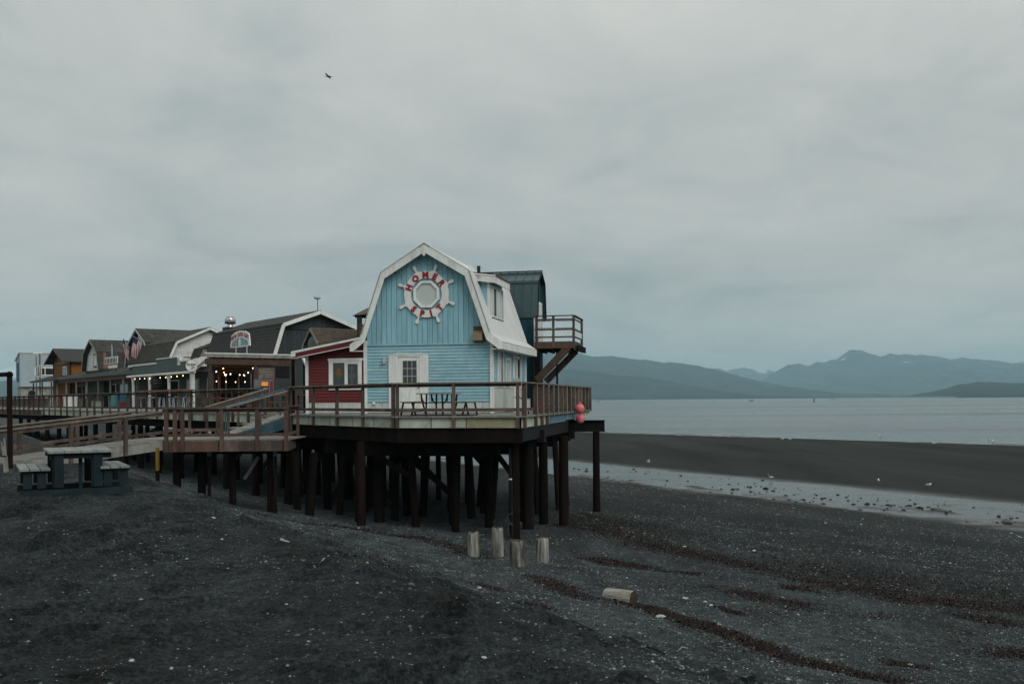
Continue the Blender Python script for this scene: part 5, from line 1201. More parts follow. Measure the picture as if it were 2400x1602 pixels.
# string lights: one cable per run with its bulbs
def string_lights(label, a, b, n, sag, group='string lights'):
    a = Vector(a); b = Vector(b); t = thing('string_light', label, 'string lights', a, 0, group)
    P = [(b-a)*(i/(4*n))+Vector((0, 0, -sag*4*(i/(4*n))*(1-i/(4*n)))) for i in range(4*n+1)]
    MB().tube(P, .01, 4).build('cable', cablem, t)
    for i in range(n):
        p = P[4*i+2]; MB().ball(p-Vector((0, 0, .06)), .029, 8, 6, 1.2).build('bulb', bulbm, t, True); MB().cyl(p-Vector((0, 0, .03)), p, .02, n=6).build('socket', black, t)
string_lights('warm string lights along the white porch edge of the parapet shop', W(7.85, 54.5, 2.36), W(7.85, 42.0, 2.36), 10, .05)
string_lights('string of warm bulbs across the front of the cafe patio', W(3.3, 25.0, 2.20), W(7.9, 25.0, 2.15), 6, .25)
string_lights('string of warm bulbs under the patio rafters, left run', W(4.6, 26.5, 2.48), W(6.9, 32.0, 2.2), 5, .25)
string_lights('string of warm bulbs under the patio rafters, right run', W(6.0, 25.4, 2.52), W(7.6, 32.0, 2.2), 4, .25)
string_lights('low string of warm bulbs along the beach side of the patio', W(6.2, 32.6, 1.78), W(9.2, 32.6, 1.78), 5, .05)

# heater cabinet with glowing grille
ht = thing('patio_heater', 'grey cabinet heater with orange glowing front on the cafe patio', 'heater', W(2.3, 15.5), BROT-.35)
MB().box(-.42, .42, -.2, .2, .75, 1.45).build('cabinet', mat('grey_cabinet', (.12, .13, .14), .6, .1), ht)
MB().box(-.13, .20, -.215, -.2, .84, 1.36).build('glass_front', black, ht); MB().box(-.11, .18, -.225, -.215, 1.16, 1.34).build('glowing_grille', firem, ht); MB().box(.27, .38, -.215, -.2, .84, 1.36).build('side_label', flagr, ht); MB().box(-.06, .12, -.222, -.215, .90, .98).build('ember', firem, ht)
for x in (-.36, .36):
    MB().box(x-.03, x+.03, -.15, .15, 0, .75).build('leg', black, ht)
MB().box(-.5, .5, -.25, .25, .70, .75).build('shelf', brownwood, ht)
ms = thing('menu_board', 'small framed menu board on the dark wall by the patio lights', 'menu board', W(4.0, 19.2, 1.5), BROT-.3)
MB().box(-.42, .42, -.03, .03, 0, .62).build('frame', redwood, ms); MB().box(-.36, .36, -.045, -.03, .06, .56).build('picture', mat('painted_picture', (.16, .14, .12), .7, .5, 9, bump=0, col2=(.05, .03, .03)), ms)
MB().box(-.05, .05, .03, .08, -1.5, .6).build('post', steel, ms)

# patio tables, benches, stools
def bench(label, n, e, L=1.7, m=redwood):
    t = thing('patio_bench', label, 'bench', W(n, e), BROT, 'patio benches')
    MB().box(-.18, .18, -L/2, L/2, .42, .46).build('seat', m, t); MB().bar((.17, -L/2, .80), (.17, L/2, .80), .03, .16).build('backrest', m, t)
    for y_ in (-L/2+.1, L/2-.1):
        MB().bar((-.15, y_, 0), (-.13, y_, .42), .05, .05, up=(0, 1, 0)).build('leg', m, t); MB().bar((.22, y_, 0), (.15, y_, .86), .05, .05, up=(0, 1, 0)).build('leg', m, t)
def ptable(label, n, e, m=redwood):
    t = thing('patio_table', label, 'table', W(n, e), BROT, 'patio tables')
    MB().box(-.4, .4, -.8, .8, .71, .76).build('tabletop', m, t)
    for x in (-.3, .3):
        for y_ in (-.65, .65): MB().box(x-.04, x+.04, y_-.04, y_+.04, 0, .71).build('leg', m, t)
bench('brown slatted bench nearest the ramp on the cafe patio', 1.8, 12.6, m=ochre); bench('brown bench behind the railing left of the handrails', 1.9, 16.4); bench('dark bench at the left end of the patio railing', 1.8, 22.5)
ptable('brown patio table nearest the upper ramp', 3.2, 12.6, ochre); ptable('brown patio table beyond the glowing heater', 3.4, 17.2); ptable('grey patio table beside the white porch pillar', 2.4, 27, greywood); ptable('pale patio table before the round sign', 2.2, 31.5, greywood)
def stool(label, n, e):
    t = thing('bar_stool', label, 'stool', W(n, e), BROT, 'stools at the boardwalk counter')
    MB().lathe([(.17, .72), (.18, .75), (.17, .78)], n=12).build('seat', steel, t)
    for a in range(4):
        c_, s_ = math.cos(a*math.pi/2+.78), math.sin(a*math.pi/2+.78); MB().bar((.22*c_, .22*s_, 0), (.13*c_, .13*s_, .73), .03, .03).build('leg', galv, t)
    MB().lathe([(.19, .25), (.19, .27)], n=12).build('foot_ring', galv, t)
for lb, e_ in (('bar stool at the right end of the orange counter', 21.0), ('second bar stool from the right at the orange counter', 22.3), ('third bar stool from the right at the orange counter', 23.8), ('leftmost bar stool at the orange counter', 25.3)): stool(lb, .9, e_)
ct = thing('railing_counter', 'orange wooden counter board fixed along the boardwalk railing', 'counter', W(.25, 19.3), BROT)
MB().box(-.25, .25, 0, 7.2, 1.03, 1.07).build('counter_top', ochre, ct)
for y_ in (.4, 3.6, 6.8): MB().box(.1, .16, y_-.04, y_+.04, 0, 1.03).build('leg', brownwood, ct)
# bins and bits in front of the long porch
for lb, n, e_, m, hgt, r in (('teal waste bin outside the white gambrel shop', 7.6, 58.5, mat('teal_plastic', (.06, .20, .19), .5), 1.05, .42), ('blue barrel beside the teal bin outside the shop', 7.5, 56.3, mat('blue_plastic', (.02, .12, .19), .5), 1.1, .36), ('red planter tub beside the blue barrel', 7.2, 54.9, reddark, .5, .3), ('white freezer chest outside the charter shop', 7.6, 73.5, white, 1.15, .5), ('grey planter before the charter shop window', 7.6, 64.0, greywood, .6, .4)):
    t = thing('shop_bin', lb, 'bin', W(n, e_), BROT)
    MB().box(-r, r, -r, r, .04, hgt*.82).build('body', m, t); MB().box(-r-.04, r+.04, -r-.04, r+.04, hgt*.82, hgt*.9).prism([(-r, hgt*.9), (r, hgt*.9), (r*.7, hgt), (-r*.7, hgt)], 'y', -r, r).build('lid', m, t)
    for y_ in (-r*.7, r*.7): MB().box(-r*.8, r*.8, y_-.04, y_+.04, 0, .04).build('foot', black, t)

# little shop with the sun mural
sm = thing('sun_mural_shop', 'small shake-roofed shop with painted sun in its gable behind the red shed', 'shop', W(5.95, 17.7), BROT)
SP = [(0, 3.93), (.80, 3.2), (1.0, 2.6)]
MB().prism([(-.85, 0), (.85, 0), (.85, 2.7), (.68, 3.15), (0, 3.80), (-.68, 3.15), (-.85, 2.7)], 'x', .05, 4).build('wall', mat('dark_orange_wall', (.11, .04, .015), .8, .2), sm)
for s in (-1, 1):
    for (d0, z0), (d1, z1) in zip(SP[:-1], SP[1:]):
        MB().prism([(s*d0, z0), (s*d1, z1), (s*(d1+.03), z1+.05), (s*d0, z0+.07)], 'x', -.35, 4.2).build('roof_panel', brownshingle, sm)
        MB().bar((-.37, s*d0, z0-.01), (-.37, s*d1, z1-.01), .03, .10).build('barge_board', greywood, sm)
    for (d0, z0), (d1, z1), nr_ in ((SP[0], SP[1], 7), (SP[1], SP[2], 4)):
        for k in range(nr_):
            f = (k+.8)/nr_; dd = d0+(d1-d0)*f; zz = z0+(z1-z0)*f
            for j in range(10): MB().box(-.3+j*.44, .10+j*.44+random.uniform(0, .03), s*dd-.05, s*dd+.05, zz+.045, zz+.085+random.uniform(0, .02)).build('shake', brownshingle, sm)
mural = MB().lathe([(.0, -.01), (.44, -.01), (.44, .01), (.0, .01)], (0, 0, 0), 20, 'x').build('mural_disc', mat('mural_blue', (.10, .20, .26), .7, .2, 6, bump=0), sm, loc=(-.34, -.16, 3.12))
MB().lathe([(.0, -.012), (.17, -.012), (.17, .0), (.0, .0)], (-.01, -.0, .0), 16, 'x').build('sun_disc', yellow, mural)
for i in range(9):
    a = math.pi*i/8; MB().bar((-.016, .19*math.cos(a), .19*math.sin(a)), (-.016, .31*math.cos(a), .31*math.sin(a)), .04, .01, up=(1, 0, 0)).build('sun_ray', yellow, mural)
# porch post and lattice by the little shop
lat = thing('lattice_porch', 'timber porch corner with white lattice behind the red shed roof', 'porch', W(6.6, 14.6), BROT)
MB().box(-.09, .09, -.09, .09, 0, 4.35).build('post', brownwood, lat); MB().box(-.2, 1.9, -.08, .08, 4.30, 4.42).build('beam', darktimber, lat)
MB().prism([(-.1, 4.42), (1.9, 4.42), (1.9, 5.4)], 'y', -.6, .6).build('roof', brownshingle, lat)
for i in range(5):
    MB().bar((.12+i*.18, -.02, 3.3), (.42+i*.18, -.02, 3.85), .05, .012, up=(0, 1, 0)).build('lattice_strip', white, lat); MB().bar((.42+i*.18, .0, 3.3), (.12+i*.18, .0, 3.85), .05, .012, up=(0, 1, 0)).build('lattice_strip', white, lat)
MB().box(.1, 1.8, -.04, .04, 3.85, 4.0).box(.1, 1.8, -.04, .04, 3.2, 3.3).build('rail', redwood, lat)
# white canopy left of the red shed
cn = thing('white_canopy', 'small white metal canopy over a dark entry left of the red shed', 'canopy', Hp(-4.25, 2.4), -HA)
MB().prism([(0, 2.62), (2.6, 2.62), (2.6, 2.66), (0, 2.66)], 'y', 1.3, 1.35).build('rear_edge', white, cn)
MB().add([(0, 1.3, 2.66), (2.6, 1.3, 2.66), (2.6, -.25, 2.02), (.95, -.25, 2.02), (0, 1.3, 2.60), (2.6, 1.3, 2.60), (2.6, -.25, 1.96), (.95, -.25, 1.96)], [(0, 1, 2, 3), (7, 6, 5, 4), (0, 4, 5, 1), (1, 5, 6, 2), (2, 6, 7, 3), (3, 7, 4, 0)]).build('roof_panel', white_metal, cn)
MB().bar((0, 1.3, 2.58), (.95, -.27, 1.95), .05, .10).build('edge_trim', white, cn); MB().box(.95, 2.6, -.29, -.25, 1.88, 2.0).build('gutter', galv, cn)
MB().box(.1, 2.6, 1.4, 1.5, 0, 2.6).build('entry_wall', darktimber, cn)
for x in (.3, 2.4): MB().box(x-.05, x+.05, -.1, 0, 0, 2.0 if x > 1 else 2.2).build('post', darktimber, cn)
for i in range(7): MB().cyl((.9+i*.22, -.15, 1.85), (.9+i*.22, -.15, 1.0+.25*(i % 3)), .018 if i % 2 else .03, n=6).build('wind_chime', galv if i % 3 else white, cn)

# person standing on the far boardwalk
pr_ = at(75, 950, 84.0); pr_.z = DZ
person = thing('person', 'person in dark hooded clothing standing on the far boardwalk', 'person', pr_)
def skin_body(parent):
    J = [(0, 0, .95, .16), (0, 0, 1.15, .17), (0, 0, 1.38, .19), (0, 0, 1.50, .07), (-.2, 0, 1.42, .075), (-.27, -.03, 1.14, .06), (-.16, -.16, 1.02, .05), (.2, 0, 1.42, .075), (.28, -.03, 1.14, .06), (.2, -.14, .98, .05), (-.1, 0, .88, .11), (-.12, 0, .48, .08), (-.12, .02, .06, .06), (-.13, -.12, .04, .045), (.1, 0, .88, .11), (.13, .03, .48, .08), (.13, .05, .06, .06), (.14, -.09, .04, .045)]
    Ed = [(0, 1), (1, 2), (2, 3), (2, 4), (4, 5), (5, 6), (2, 7), (7, 8), (8, 9), (0, 10), (10, 11), (11, 12), (12, 13), (0, 14), (14, 15), (15, 16), (16, 17)]
    me = bpy.data.meshes.new('body'); me.from_pydata([j[:3] for j in J], Ed, []); me.materials.append(fabricdark)
    o = ob('body', me, parent); sm_ = o.modifiers.new('skin', 'SKIN'); o.modifiers.new('sub', 'SUBSURF').levels = 1
    for i, j in enumerate(J): me.skin_vertices[0].data[i].radius = (j[3], j[3]*.85)
    me.skin_vertices[0].data[0].use_root = True
skin_body(person)
MB().ball((0, 0, 1.62), .105, 12, 10, 1.2).build('head', skin, person, True); MB().ball((0, .03, 1.64), .125, 12, 10, 1.15).build('hood', fabricdark, person, True)
# ------------------------------------------------------------------ blue picnic table on the sand
tg = on_ground(50, 1168)
tang = math.atan2(.47, .88)
tbl = thing('beach_picnic_table', 'heavy dark blue picnic table with worn grey plank seats on the sand', 'picnic table', (tg.x, tg.y, tg.z+.02), tang)
TL = 1.75       # width across the benches (local x), boards run along local y
LEN = 1.45
for i in range(4): MB().box(.42+i*.265, .42+i*.265+.255, -.10, LEN+.1, .70, .74).build('top_plank', tabletop_m, tbl)
MB().box(.45, 1.45, .02, .07, .60, .70).build('top_bearer', tablepaint, tbl); MB().box(.45, 1.45, LEN-.07, LEN-.02, .60, .70).build('top_bearer', tablepaint, tbl)
for y_ in (.0, LEN-.1):
    MB().box(-.02, TL+.05, y_, y_+.07, -.05, .07).build('skid', tablepaint, tbl)
    for x0 in (.52, 1.15):
        MB().box(x0, x0+.15, y_-.03, y_+.02, .10, .70).build('leg', tablepaint, tbl)
        MB().box(x0-.03, x0+.06, y_+.02, y_+.10, .10, .66).build('leg', tablepaint, tbl)
    for x0, x1 in ((.0, .42), (TL-.46, TL)):
        for xx in ((x0+.03), (x1-.17)): MB().box(xx, xx+.14, y_-.03, y_+.02, .10, .36).build('seat_leg', tablepaint, tbl)
        MB().box(x0, x1, y_-.035, y_+.04, .36, .41).build('seat_bearer', tablepaint, tbl)
MB().box(.93, .99, .2, .28, .0, .62).build('brace', tablepaint, tbl)
for x0 in (-.03, TL-.49):
    for i in range(3): MB().box(x0+i*.165, x0+i*.165+.150, -.12, LEN+.12, .41, .45).build('seat_plank', tabletop_m, tbl)

# pipe frame and weathered stake at the left edge
pg = on_ground(24, 1098)
pf = thing('bent_pipe_rail', 'dark rusty pipe rail with a rounded elbow standing at the left edge', 'pipe rail', pg)
hp = at(24, 872, pg.y).z-pg.z
MB().cyl((0, 0, -.3), (0, 0, hp-.10), .063, n=14).build('upright', rustpile, pf, True)
MB().ball((0, 0, hp-.06), .085, 14, 10).build('elbow', darktimber, pf, True)
MB().cyl((-.05, -.02, hp-.05), (-2.2, -.4, hp-.17), .055, n=12).build('crossbar', darktimber, pf, True)
MB().cyl((-2.2, -.4, hp-.17), (-2.2, -.4, -.3), .063, n=12).build('upright', rustpile, pf, True)
st = on_ground(14, 1103)
stk = thing('weathered_stake', 'pale splintered wooden stake leaning beside the rusty pipe rail', 'stake', st)
MB().bar((.02, 0, -.2), (-.02, 0, .40), .10, .05, up=(0, 1, 0)).build('lower_piece', greywood, stk); MB().bar((-.03, 0, .38), (-.05, 0, .62), .085, .05, up=(0, 1, 0)).bar((-.02, .0, .60), (-.03, 0, .82), .03, .03, up=(0, 1, 0)).bar((-.075, 0, .6), (-.11, 0, .74), .025, .03, up=(0, 1, 0)).build('upper_piece', greywood, stk)
MB().box(-.09, .03, -.035, .035, .37, .40).build('band', black, stk)

# ------------------------------------------------------------------ stumps and log
def ring_mesh(rs, zs, seed, n=28, tilt=(0, 0), jag=.02, groove_=.018, top_sink=.02, name='shaft', m=drift, cap=driftend):
    r_ = np.random.default_rng(seed); V = []; ph = r_.random(8)*6.3
    def rad(a, z): return 1+sum(groove_*(1.2/(k*.5+1))*math.sin(a*(3+2*k)+ph[k]+z*.7) for k in range(6))
    for j, (r, z) in enumerate(zip(rs, zs)):
        for i in range(n):
            a = 2*math.pi*i/n; q = r*rad(a, z); zz = z
            if j == len(rs)-1: zz += jag*math.sin(2*a+ph[6])+jag*.6*math.sin(5*a+ph[7])+r_.uniform(-jag, jag)*.4
            V.append((q*math.cos(a)+tilt[0]*z, q*math.sin(a)+tilt[1]*z, zz))
    m_ = len(rs); F = [(j*n+i, j*n+(i+1) % n, (j+1)*n+(i+1) % n, (j+1)*n+i) for j in range(m_-1) for i in range(n)]
    return V, F, n, m_
def stump(label, px, py, h_, r, seed, tilt=(0, 0)):
    g = on_ground(px, py); t = thing('wooden_stump', label, 'stump', g, seed*1.3, 'cut pile stumps on the beach')
    zs = [-.3, 0, h_*.3, h_*.6, h_*.86, h_*.96, h_]; rs = [r*1.04, r*1.03, r, r*.99, r*.95, r*.90, r*.80]
    V, F, n, m_ = ring_mesh(rs, zs, seed, tilt=tilt); mb = MB().add(V, F); mb.build('shaft', drift, t, True)
    top = V[-n:]; c = (sum(p[0] for p in top)/n, sum(p[1] for p in top)/n, h_-.02)
    MB().add(top+[c], [(i, (i+1) % n, n) for i in range(n)]).build('top_face', driftend, t)
    return t
stump('squat bleached stump, leftmost of four in the sand', 1110, 1302, .60, .15, 3, (.01, 0))
stump('tallest bleached stump of four, its tip against the dark piles', 1166, 1296, .74, .16, 8)
stump('thick front stump of four, dark streaked and flat topped', 1213, 1324, .62, .195, 5)
stump('bleached stump, rightmost of four on the beach', 1272, 1312, .62, .175, 12, (-.01, 0))
lg = on_ground(1466, 1414)
log = thing('driftwood_log', 'short sawn driftwood log lying on the beach by the kelp line', 'log', (lg.x-.1, lg.y, lg.z+.115), R(-40))
V, F, n_, m_ = ring_mesh([.135, .145, .15, .148, .15, .14], [-.31, -.15, 0, .1, .2, .30], 22, groove_=.012, jag=.004)
Rm = Matrix.Rotation(R(90), 3, 'Y')
V = [tuple(Rm @ Vector(p)) for p in V]
MB().add(V, F).build('trunk', palelog, log, True)
for ring in (V[:n_], V[-n_:]):
    c = tuple(np.mean(np.array(ring), 0)); MB().add(ring+[c], [(i, (i+1) % n_, n_) for i in range(n_)]).build('cut_face', driftend, log)

# driftwood sticks
def stick(label, pix, r, m=drift, twig=None):
    P = [on_ground(*p) for p in pix]; b0 = P[0]; e0 = P[-1]
    P = [Vector((p.x, p.y, b0.z+(e0.z-b0.z)*i/(len(P)-1)+r*.9)) for i, p in enumerate(P)]; b0 = P[0]
    t = thing('driftwood_stick', label, 'stick', b0, 0, 'driftwood sticks')
    mb = MB()
    for i in range(len(P)-1): mb.cyl(P[i]-b0, P[i+1]-b0, r*(1-.25*i/len(P)), r*(1-.25*(i+1)/len(P)), 7)
    mb.build('stem', m, t, True)
    if twig: MB().cyl(on_ground(*twig[0])-b0+Vector((0, 0, r)), on_ground(*twig[1])-b0+Vector((0, 0, twig[2])), r*.6, r*.3, 6).build('twig', m, t)
stick('thin curved pale stick on the slope left of the stumps', [(690, 1316), (700, 1324), (712, 1331), (730, 1339), (750, 1343), (760, 1336)], .011, twig=((735, 1340), (752, 1348), .02))
stick('straight pale stick with a dark snag near the seaweed', [(776, 1344), (800, 1345), (825, 1343), (842, 1345)], .012, twig=((832, 1350), (832, 1345), .09))
stick('short flat pale splinter on the sand slope below the landing', [(659, 1263), (668, 1266), (677, 1268)], .022, paleStone)
stick('small curled bleached twig beside a kelp patch right of the log', [(1700, 1416), (1706, 1424), (1712, 1430), (1722, 1436), (1728, 1432)], .012)
stick('splayed pale twig on the sand below the log', [(1586, 1522), (1598, 1516), (1612, 1518)], .010, twig=((1600, 1522), (1618, 1534), .01))

# ------------------------------------------------------------------ stones one can point at
def blob(seed, r, sq=(1, .8, .6), n=12, m_=8, amp=.16):
    q = np.random.default_rng(seed); V = []; k = q.normal(size=(5, 3)); p = q.random(5)*6
    for j in range(m_+1):
        for i in range(n):
            t = math.pi*j/m_; a = 2*math.pi*i/n; d = np.array([math.sin(t)*math.cos(a), math.sin(t)*math.sin(a), math.cos(t)])
            f = 1+amp*sum(math.sin(d @ k[s]*1.6+p[s]) for s in range(5))/2.2; V.append(tuple(d*f*r*np.array(sq)))
    F = [(j*n+i, (j+1)*n+i, (j+1)*n+(i+1) % n, j*n+(i+1) % n) for j in range(m_) for i in range(n)]
    return V, F
stones = [(1548, 1452, 24, paleStone, 'smooth white oval stone on the sand below the kelp line right of the log'), (1667, 1424, 11, paleStone, 'round white pebble at the end of the kelp patch with the curled twig'), (1653, 1420, 12, paleStone, 'flat pale stone touching the white pebble beside the curled twig'), (1602, 1396, 8, paleStone, 'small pale stone, uppermost of three on grey shingle right of the log'), (1611, 1404, 8, paleStone, 'pale flat stone, middle of three on grey shingle right of the log'), (1605, 1411, 12, paleStone, 'largest pale stone, lowest of three on grey shingle right of the log'), (1685, 1479, 11, paleStone, 'white shell lying on the lower kelp line'), (1870, 1443, 10, paleStone, 'lone white pebble far right of the log on grey shingle'), (2136, 1556, 14, paleStone, 'white pebble past the end of the lower kelp line'),
          (500, 1213, 12, paleStone, 'pale round stone on the crest of the sand bank'), (520, 1267, 10, paleStone, 'rounded pale stone on the sand bank slope'), (672, 1422, 9, paleStone, 'small pale stone mid slope in the foreground'), (308, 1538, 13, paleStone, 'pale stone in the left foreground sand'), (402, 1556, 14, paleStone, 'angular pale stone in the left foreground sand'), (1133, 1541, 15, paleStone, 'speckled pale stone at the bottom centre of the beach'),
          (1660, 1537, 16, darkrock, 'dark flat rock on sand below the kelp line'), (1111, 1350, 14, greyd, 'grey round rock left of the stumps front'), (1124, 1381, 11, paleStone, 'pale pebble on kelp below the stumps'), (2098, 1548, 26, darkrock, 'dark seaweed-covered rock near the lower right'), (861, 1333, 8, paleStone, 'white pebble right of the dark snagged stick'), (1604, 1280, 11, paleStone, 'white shell on the upper kelp band'), (1767, 1290, 10, paleStone, 'flat white shell on the far kelp band')]
for i, (px, py, wpx, m, lb) in enumerate(stones):
    g = on_ground(px, py); r = wpx*g.y/FPX/2
    V, F = blob(100+i, r, (1, .75, .55 if m is not darkrock else .35)); tag(MB().add(V, F).build('beach_stone', m, None, True, (g.x, g.y, g.z+r*.25), (0, 0, i*1.1)), lb, 'stone')

# dark rocks on the wet flat
rock_me = []
for k in range(6):
    V, F = blob(300+k, 1.0, (1, .8, .55), 9, 6, .34); rock_me.append(MB().add(V, F).mesh('tidal_rock', darkrock, True))
rr2 = np.random.default_rng(77); cnt = 0
for i in range(380):
    if cnt >= 210: break
    s = rr2.normal(42, 3.0); t = rr2.uniform(-72, 6)
    if rr2.random() < .5: t = rr2.choice([-44, -38, -33, -26, -18, -9, -3])+rr2.normal(0, 1.6); s = rr2.normal(40.8, 1.5)
    x, y = .866*s+.5*t, .5*s-.866*t
    if not (1320 < CX+FPX*x/y < 2460): continue
    r = float(np.clip(rr2.lognormal(-2.85, .5), .03, .16))
    o = ob('tidal_rock', rock_me[i % 6], None, (x, y, max(ground_z(x, y), POOL)+r*.15), (0, 0, rr2.uniform(0, 6))); o.scale = (r*1.25, r, r*.8); cnt += 1
    tag(o, 'dark seaweed-covered rock lying on the wet tidal flat', 'rock', 'dark rocks on the wet tidal flat')

# ------------------------------------------------------------------ shingle and kelp (nobody could count these)
def tone_material(name, rough):
    m = bpy.data.materials.new(name); m.use_nodes = True; t = m.node_tree; b = t.nodes['Principled BSDF']; b.inputs['Roughness'].default_value = rough; b.inputs['Specular IOR Level'].default_value = .25
    a = N(t, 'ShaderNodeAttribute', attribute_name='tone'); t.links.new(a.outputs['Color'], b.inputs['Base Color']); return m
pebm = tone_material('mixed_pebbles', .75); kelpm2 = tone_material('wet_kelp', .55)
n6 = 6
UV = np.array([(.15, .1, 1), (-.35, -.1, .85)]+[(math.cos(a), math.sin(a), -.15) for a in np.linspace(0, 2*math.pi, n6, endpoint=False)])
UF = [(0, 2, 3), (0, 3, 4), (0, 4, 1), (1, 4, 5), (1, 5, 6), (1, 6, 7), (1, 7, 0), (0, 7, 2)]
UF = np.array(UF)
def scatter_stones(name, X, Y_, r, tones, mt, seed, flat=.55):
    q = np.random.default_rng(seed); n = len(X); Z = ground_zs(X, Y_)
    a = q.uniform(0, 6.28, n); ex_ = q.uniform(.65, 1.0, n)
    base = UV[None]*np.array([1, 1, 1]); P = np.repeat(base, n, 0)*(1+q.uniform(-.22, .22, (n, len(UV), 1)))
    P[:, :, 1] *= ex_[:, None]; P[:, :, 2] *= flat*q.uniform(.7, 1.2, n)[:, None]
    c, s = np.cos(a)[:, None], np.sin(a)[:, None]
    x = P[:, :, 0]*c-P[:, :, 1]*s; y = P[:, :, 0]*s+P[:, :, 1]*c
    V = np.stack([x*r[:, None]+X[:, None], y*r[:, None]+Y_[:, None], P[:, :, 2]*r[:, None]+(Z+r*.12)[:, None]], -1).reshape(-1, 3)
    F = (UF[None]+(np.arange(n)*len(UV))[:, None, None]).reshape(-1, 3)
    col = np.repeat(tones, len(UV), 0)
    return ob(name, raw_mesh(name, V, F, mt, False, col))
def st2xy(s, t): return .866*s+.5*t, .5*s-.866*t
q = np.random.default_rng(4)
# density falls with distance so that the stones stay visible singly
N1 = 330000
yy = 3.5+62*q.random(N1)**1.5; kk = q.uniform(-.58, .60, N1); xx = kk*yy
s_ = .866*xx+.5*yy; t_ = .5*xx-.866*yy
patch = fbm(s_*.45, t_*.18, 4)+.45*fbm(s_*1.7, t_*.07, 3)+.22*np.clip((s_-7)/5, -1.0, 1)-.16*np.clip((s_-21)/6, 0, 1)
keep = ((patch+q.normal(0, .10, N1) > .03) | (q.random(N1) < .16)) & (s_ < 37.5)
under = (xx > -9) & (xx < 2.2) & (yy > 31.5) & (q.random(N1) < .6); keep &= ~under
xx, yy, s_ = xx[keep], yy[keep], s_[keep]; n = len(xx)
r = np.clip(q.lognormal(-4.85, .45, n), .004, .038)*(1+.022*yy)
base = np.array([.044, .055, .058])[None]*q.lognormal(.12, .68, n)[:, None]
base *= (1-.2*np.clip((7-s_)/4, 0, 1))[:, None]; r *= 1-.25*np.clip((7-s_)/4, 0, 1); tint = q.random(n); base[tint > .955] = np.array([.22, .225, .215])*q.uniform(.5, 1.2, ((tint > .955).sum(), 1)); base = np.minimum(base, .42); base[tint < .10] *= np.array([1.25, .9, .75])
kind(scatter_stones('beach_shingle', xx, yy, r, base, pebm, 9), 'stuff')
# kelp lines
rows_k = [([(1340, 1228), (1420, 1248), (1500, 1268), (1600, 1291), (1700, 1316), (1800, 1336), (1900, 1360), (2000, 1377), (2100, 1396), (2200, 1409), (2300, 1421), (2430, 1436)], .38, 5600),
          ([(1345, 1205), (1450, 1232), (1600, 1268), (1800, 1312), (2000, 1350), (2200, 1385), (2420, 1412)], .95, 5200),
          ([(1478, 1417), (1560, 1447), (1640, 1476), (1720, 1500), (1800, 1525), (1880, 1551), (1960, 1566), (2040, 1581), (2090, 1592)], .15, 4600),
          ([(1800, 1528), (1880, 1552), (1960, 1567), (2020, 1580)], .30, 1300),
          ([(1228, 1340), (1290, 1368), (1365, 1402)], .20, 1000), ([(600, 1205), (720, 1224), (840, 1240), (950, 1255), (1040, 1276), (1115, 1302)], .30, 1500),
          ([(860, 1326), (960, 1340), (1035, 1352)], .24, 800), ([(1380, 1305), (1440, 1318), (1525, 1332)], .22, 700), ([(1215, 1416), (1262, 1422)], .14, 240),
          ([(1655, 1374), (1780, 1400), (1860, 1414), (1900, 1434), (2065, 1446)], .20, 1100), ([(2085, 1553), (2160, 1560)], .12, 150), ([(2215, 1508), (2300, 1514)], .20, 300), ([(2330, 1528), (2430, 1540)], .22, 300),
          ([(1560, 1340), (1640, 1350)], .18, 240), ([(1840, 1377), (1900, 1384)], .18, 200), ([(2240, 1440), (2370, 1462)], .22, 350), ([(1480, 1420), (1500, 1428)], .3, 150), ([(1130, 1375), (1160, 1385)], .15, 120), ([(1690, 1428), (1735, 1436)], .12, 160)]
KV, KF, KC = [], [], []
q = np.random.default_rng(15); off = 0
for pix, wd, num in rows_k:
    P = np.array([tuple(on_ground(min(p[0], 2440), p[1]))[:2] for p in pix]); seg = np.hypot(*np.diff(P, axis=0).T); cum = np.r_[0, np.cumsum(seg)]
    d = q.uniform(0, cum[-1], int(num*2.6)); dens = fbm(d*.8+off, d*0+num*.37, 4, .6); d = d[dens*1.5+q.normal(0, .12, len(d)) > (-.26 if 4300 < num < 4900 else -.05)]
    x = np.interp(d, cum, P[:, 0])+q.normal(0, wd, len(d)); y = np.interp(d, cum, P[:, 1])+q.normal(0, wd, len(d))
    z = ground_zs(x, y); L = q.uniform(.018, .06, len(d))*(1+.010*y); a = q.uniform(0, 6.28, len(d)); hh = q.uniform(.005, .04, len(d))
    for j in range(len(d)):
        ca, sa = math.cos(a[j]), math.sin(a[j]); w_ = L[j]*.17; k3 = q.uniform(-.4, .4)
        o = len(KV)
        for f, up in ((-.5, .006), (0, hh[j]), (.5, .004)):
            for sd in (-1, 1):
                lx = f*L[j]; ly = sd*w_*(1-abs(f)*.6)+k3*f*f*L[j]; KV.append((x[j]+lx*ca-ly*sa, y[j]+lx*sa+ly*ca, z[j]+up+.006*sd))
        KF += [(o, o+1, o+3, o+2), (o+2, o+3, o+5, o+4)]
        u = q.random(); c = (.0125, .0062, .0052) if u < .90 else ((.028, .014, .008) if u < .975 else (.12, .095, .06)); g = q.uniform(.6, 1.5)
        KC += [(c[0]*g, c[1]*g, c[2]*g)]*6
    off += 13
kind(ob('kelp_wrack', raw_mesh('kelp_wrack', KV, KF, kelpm2, False, np.array(KC))), 'stuff')
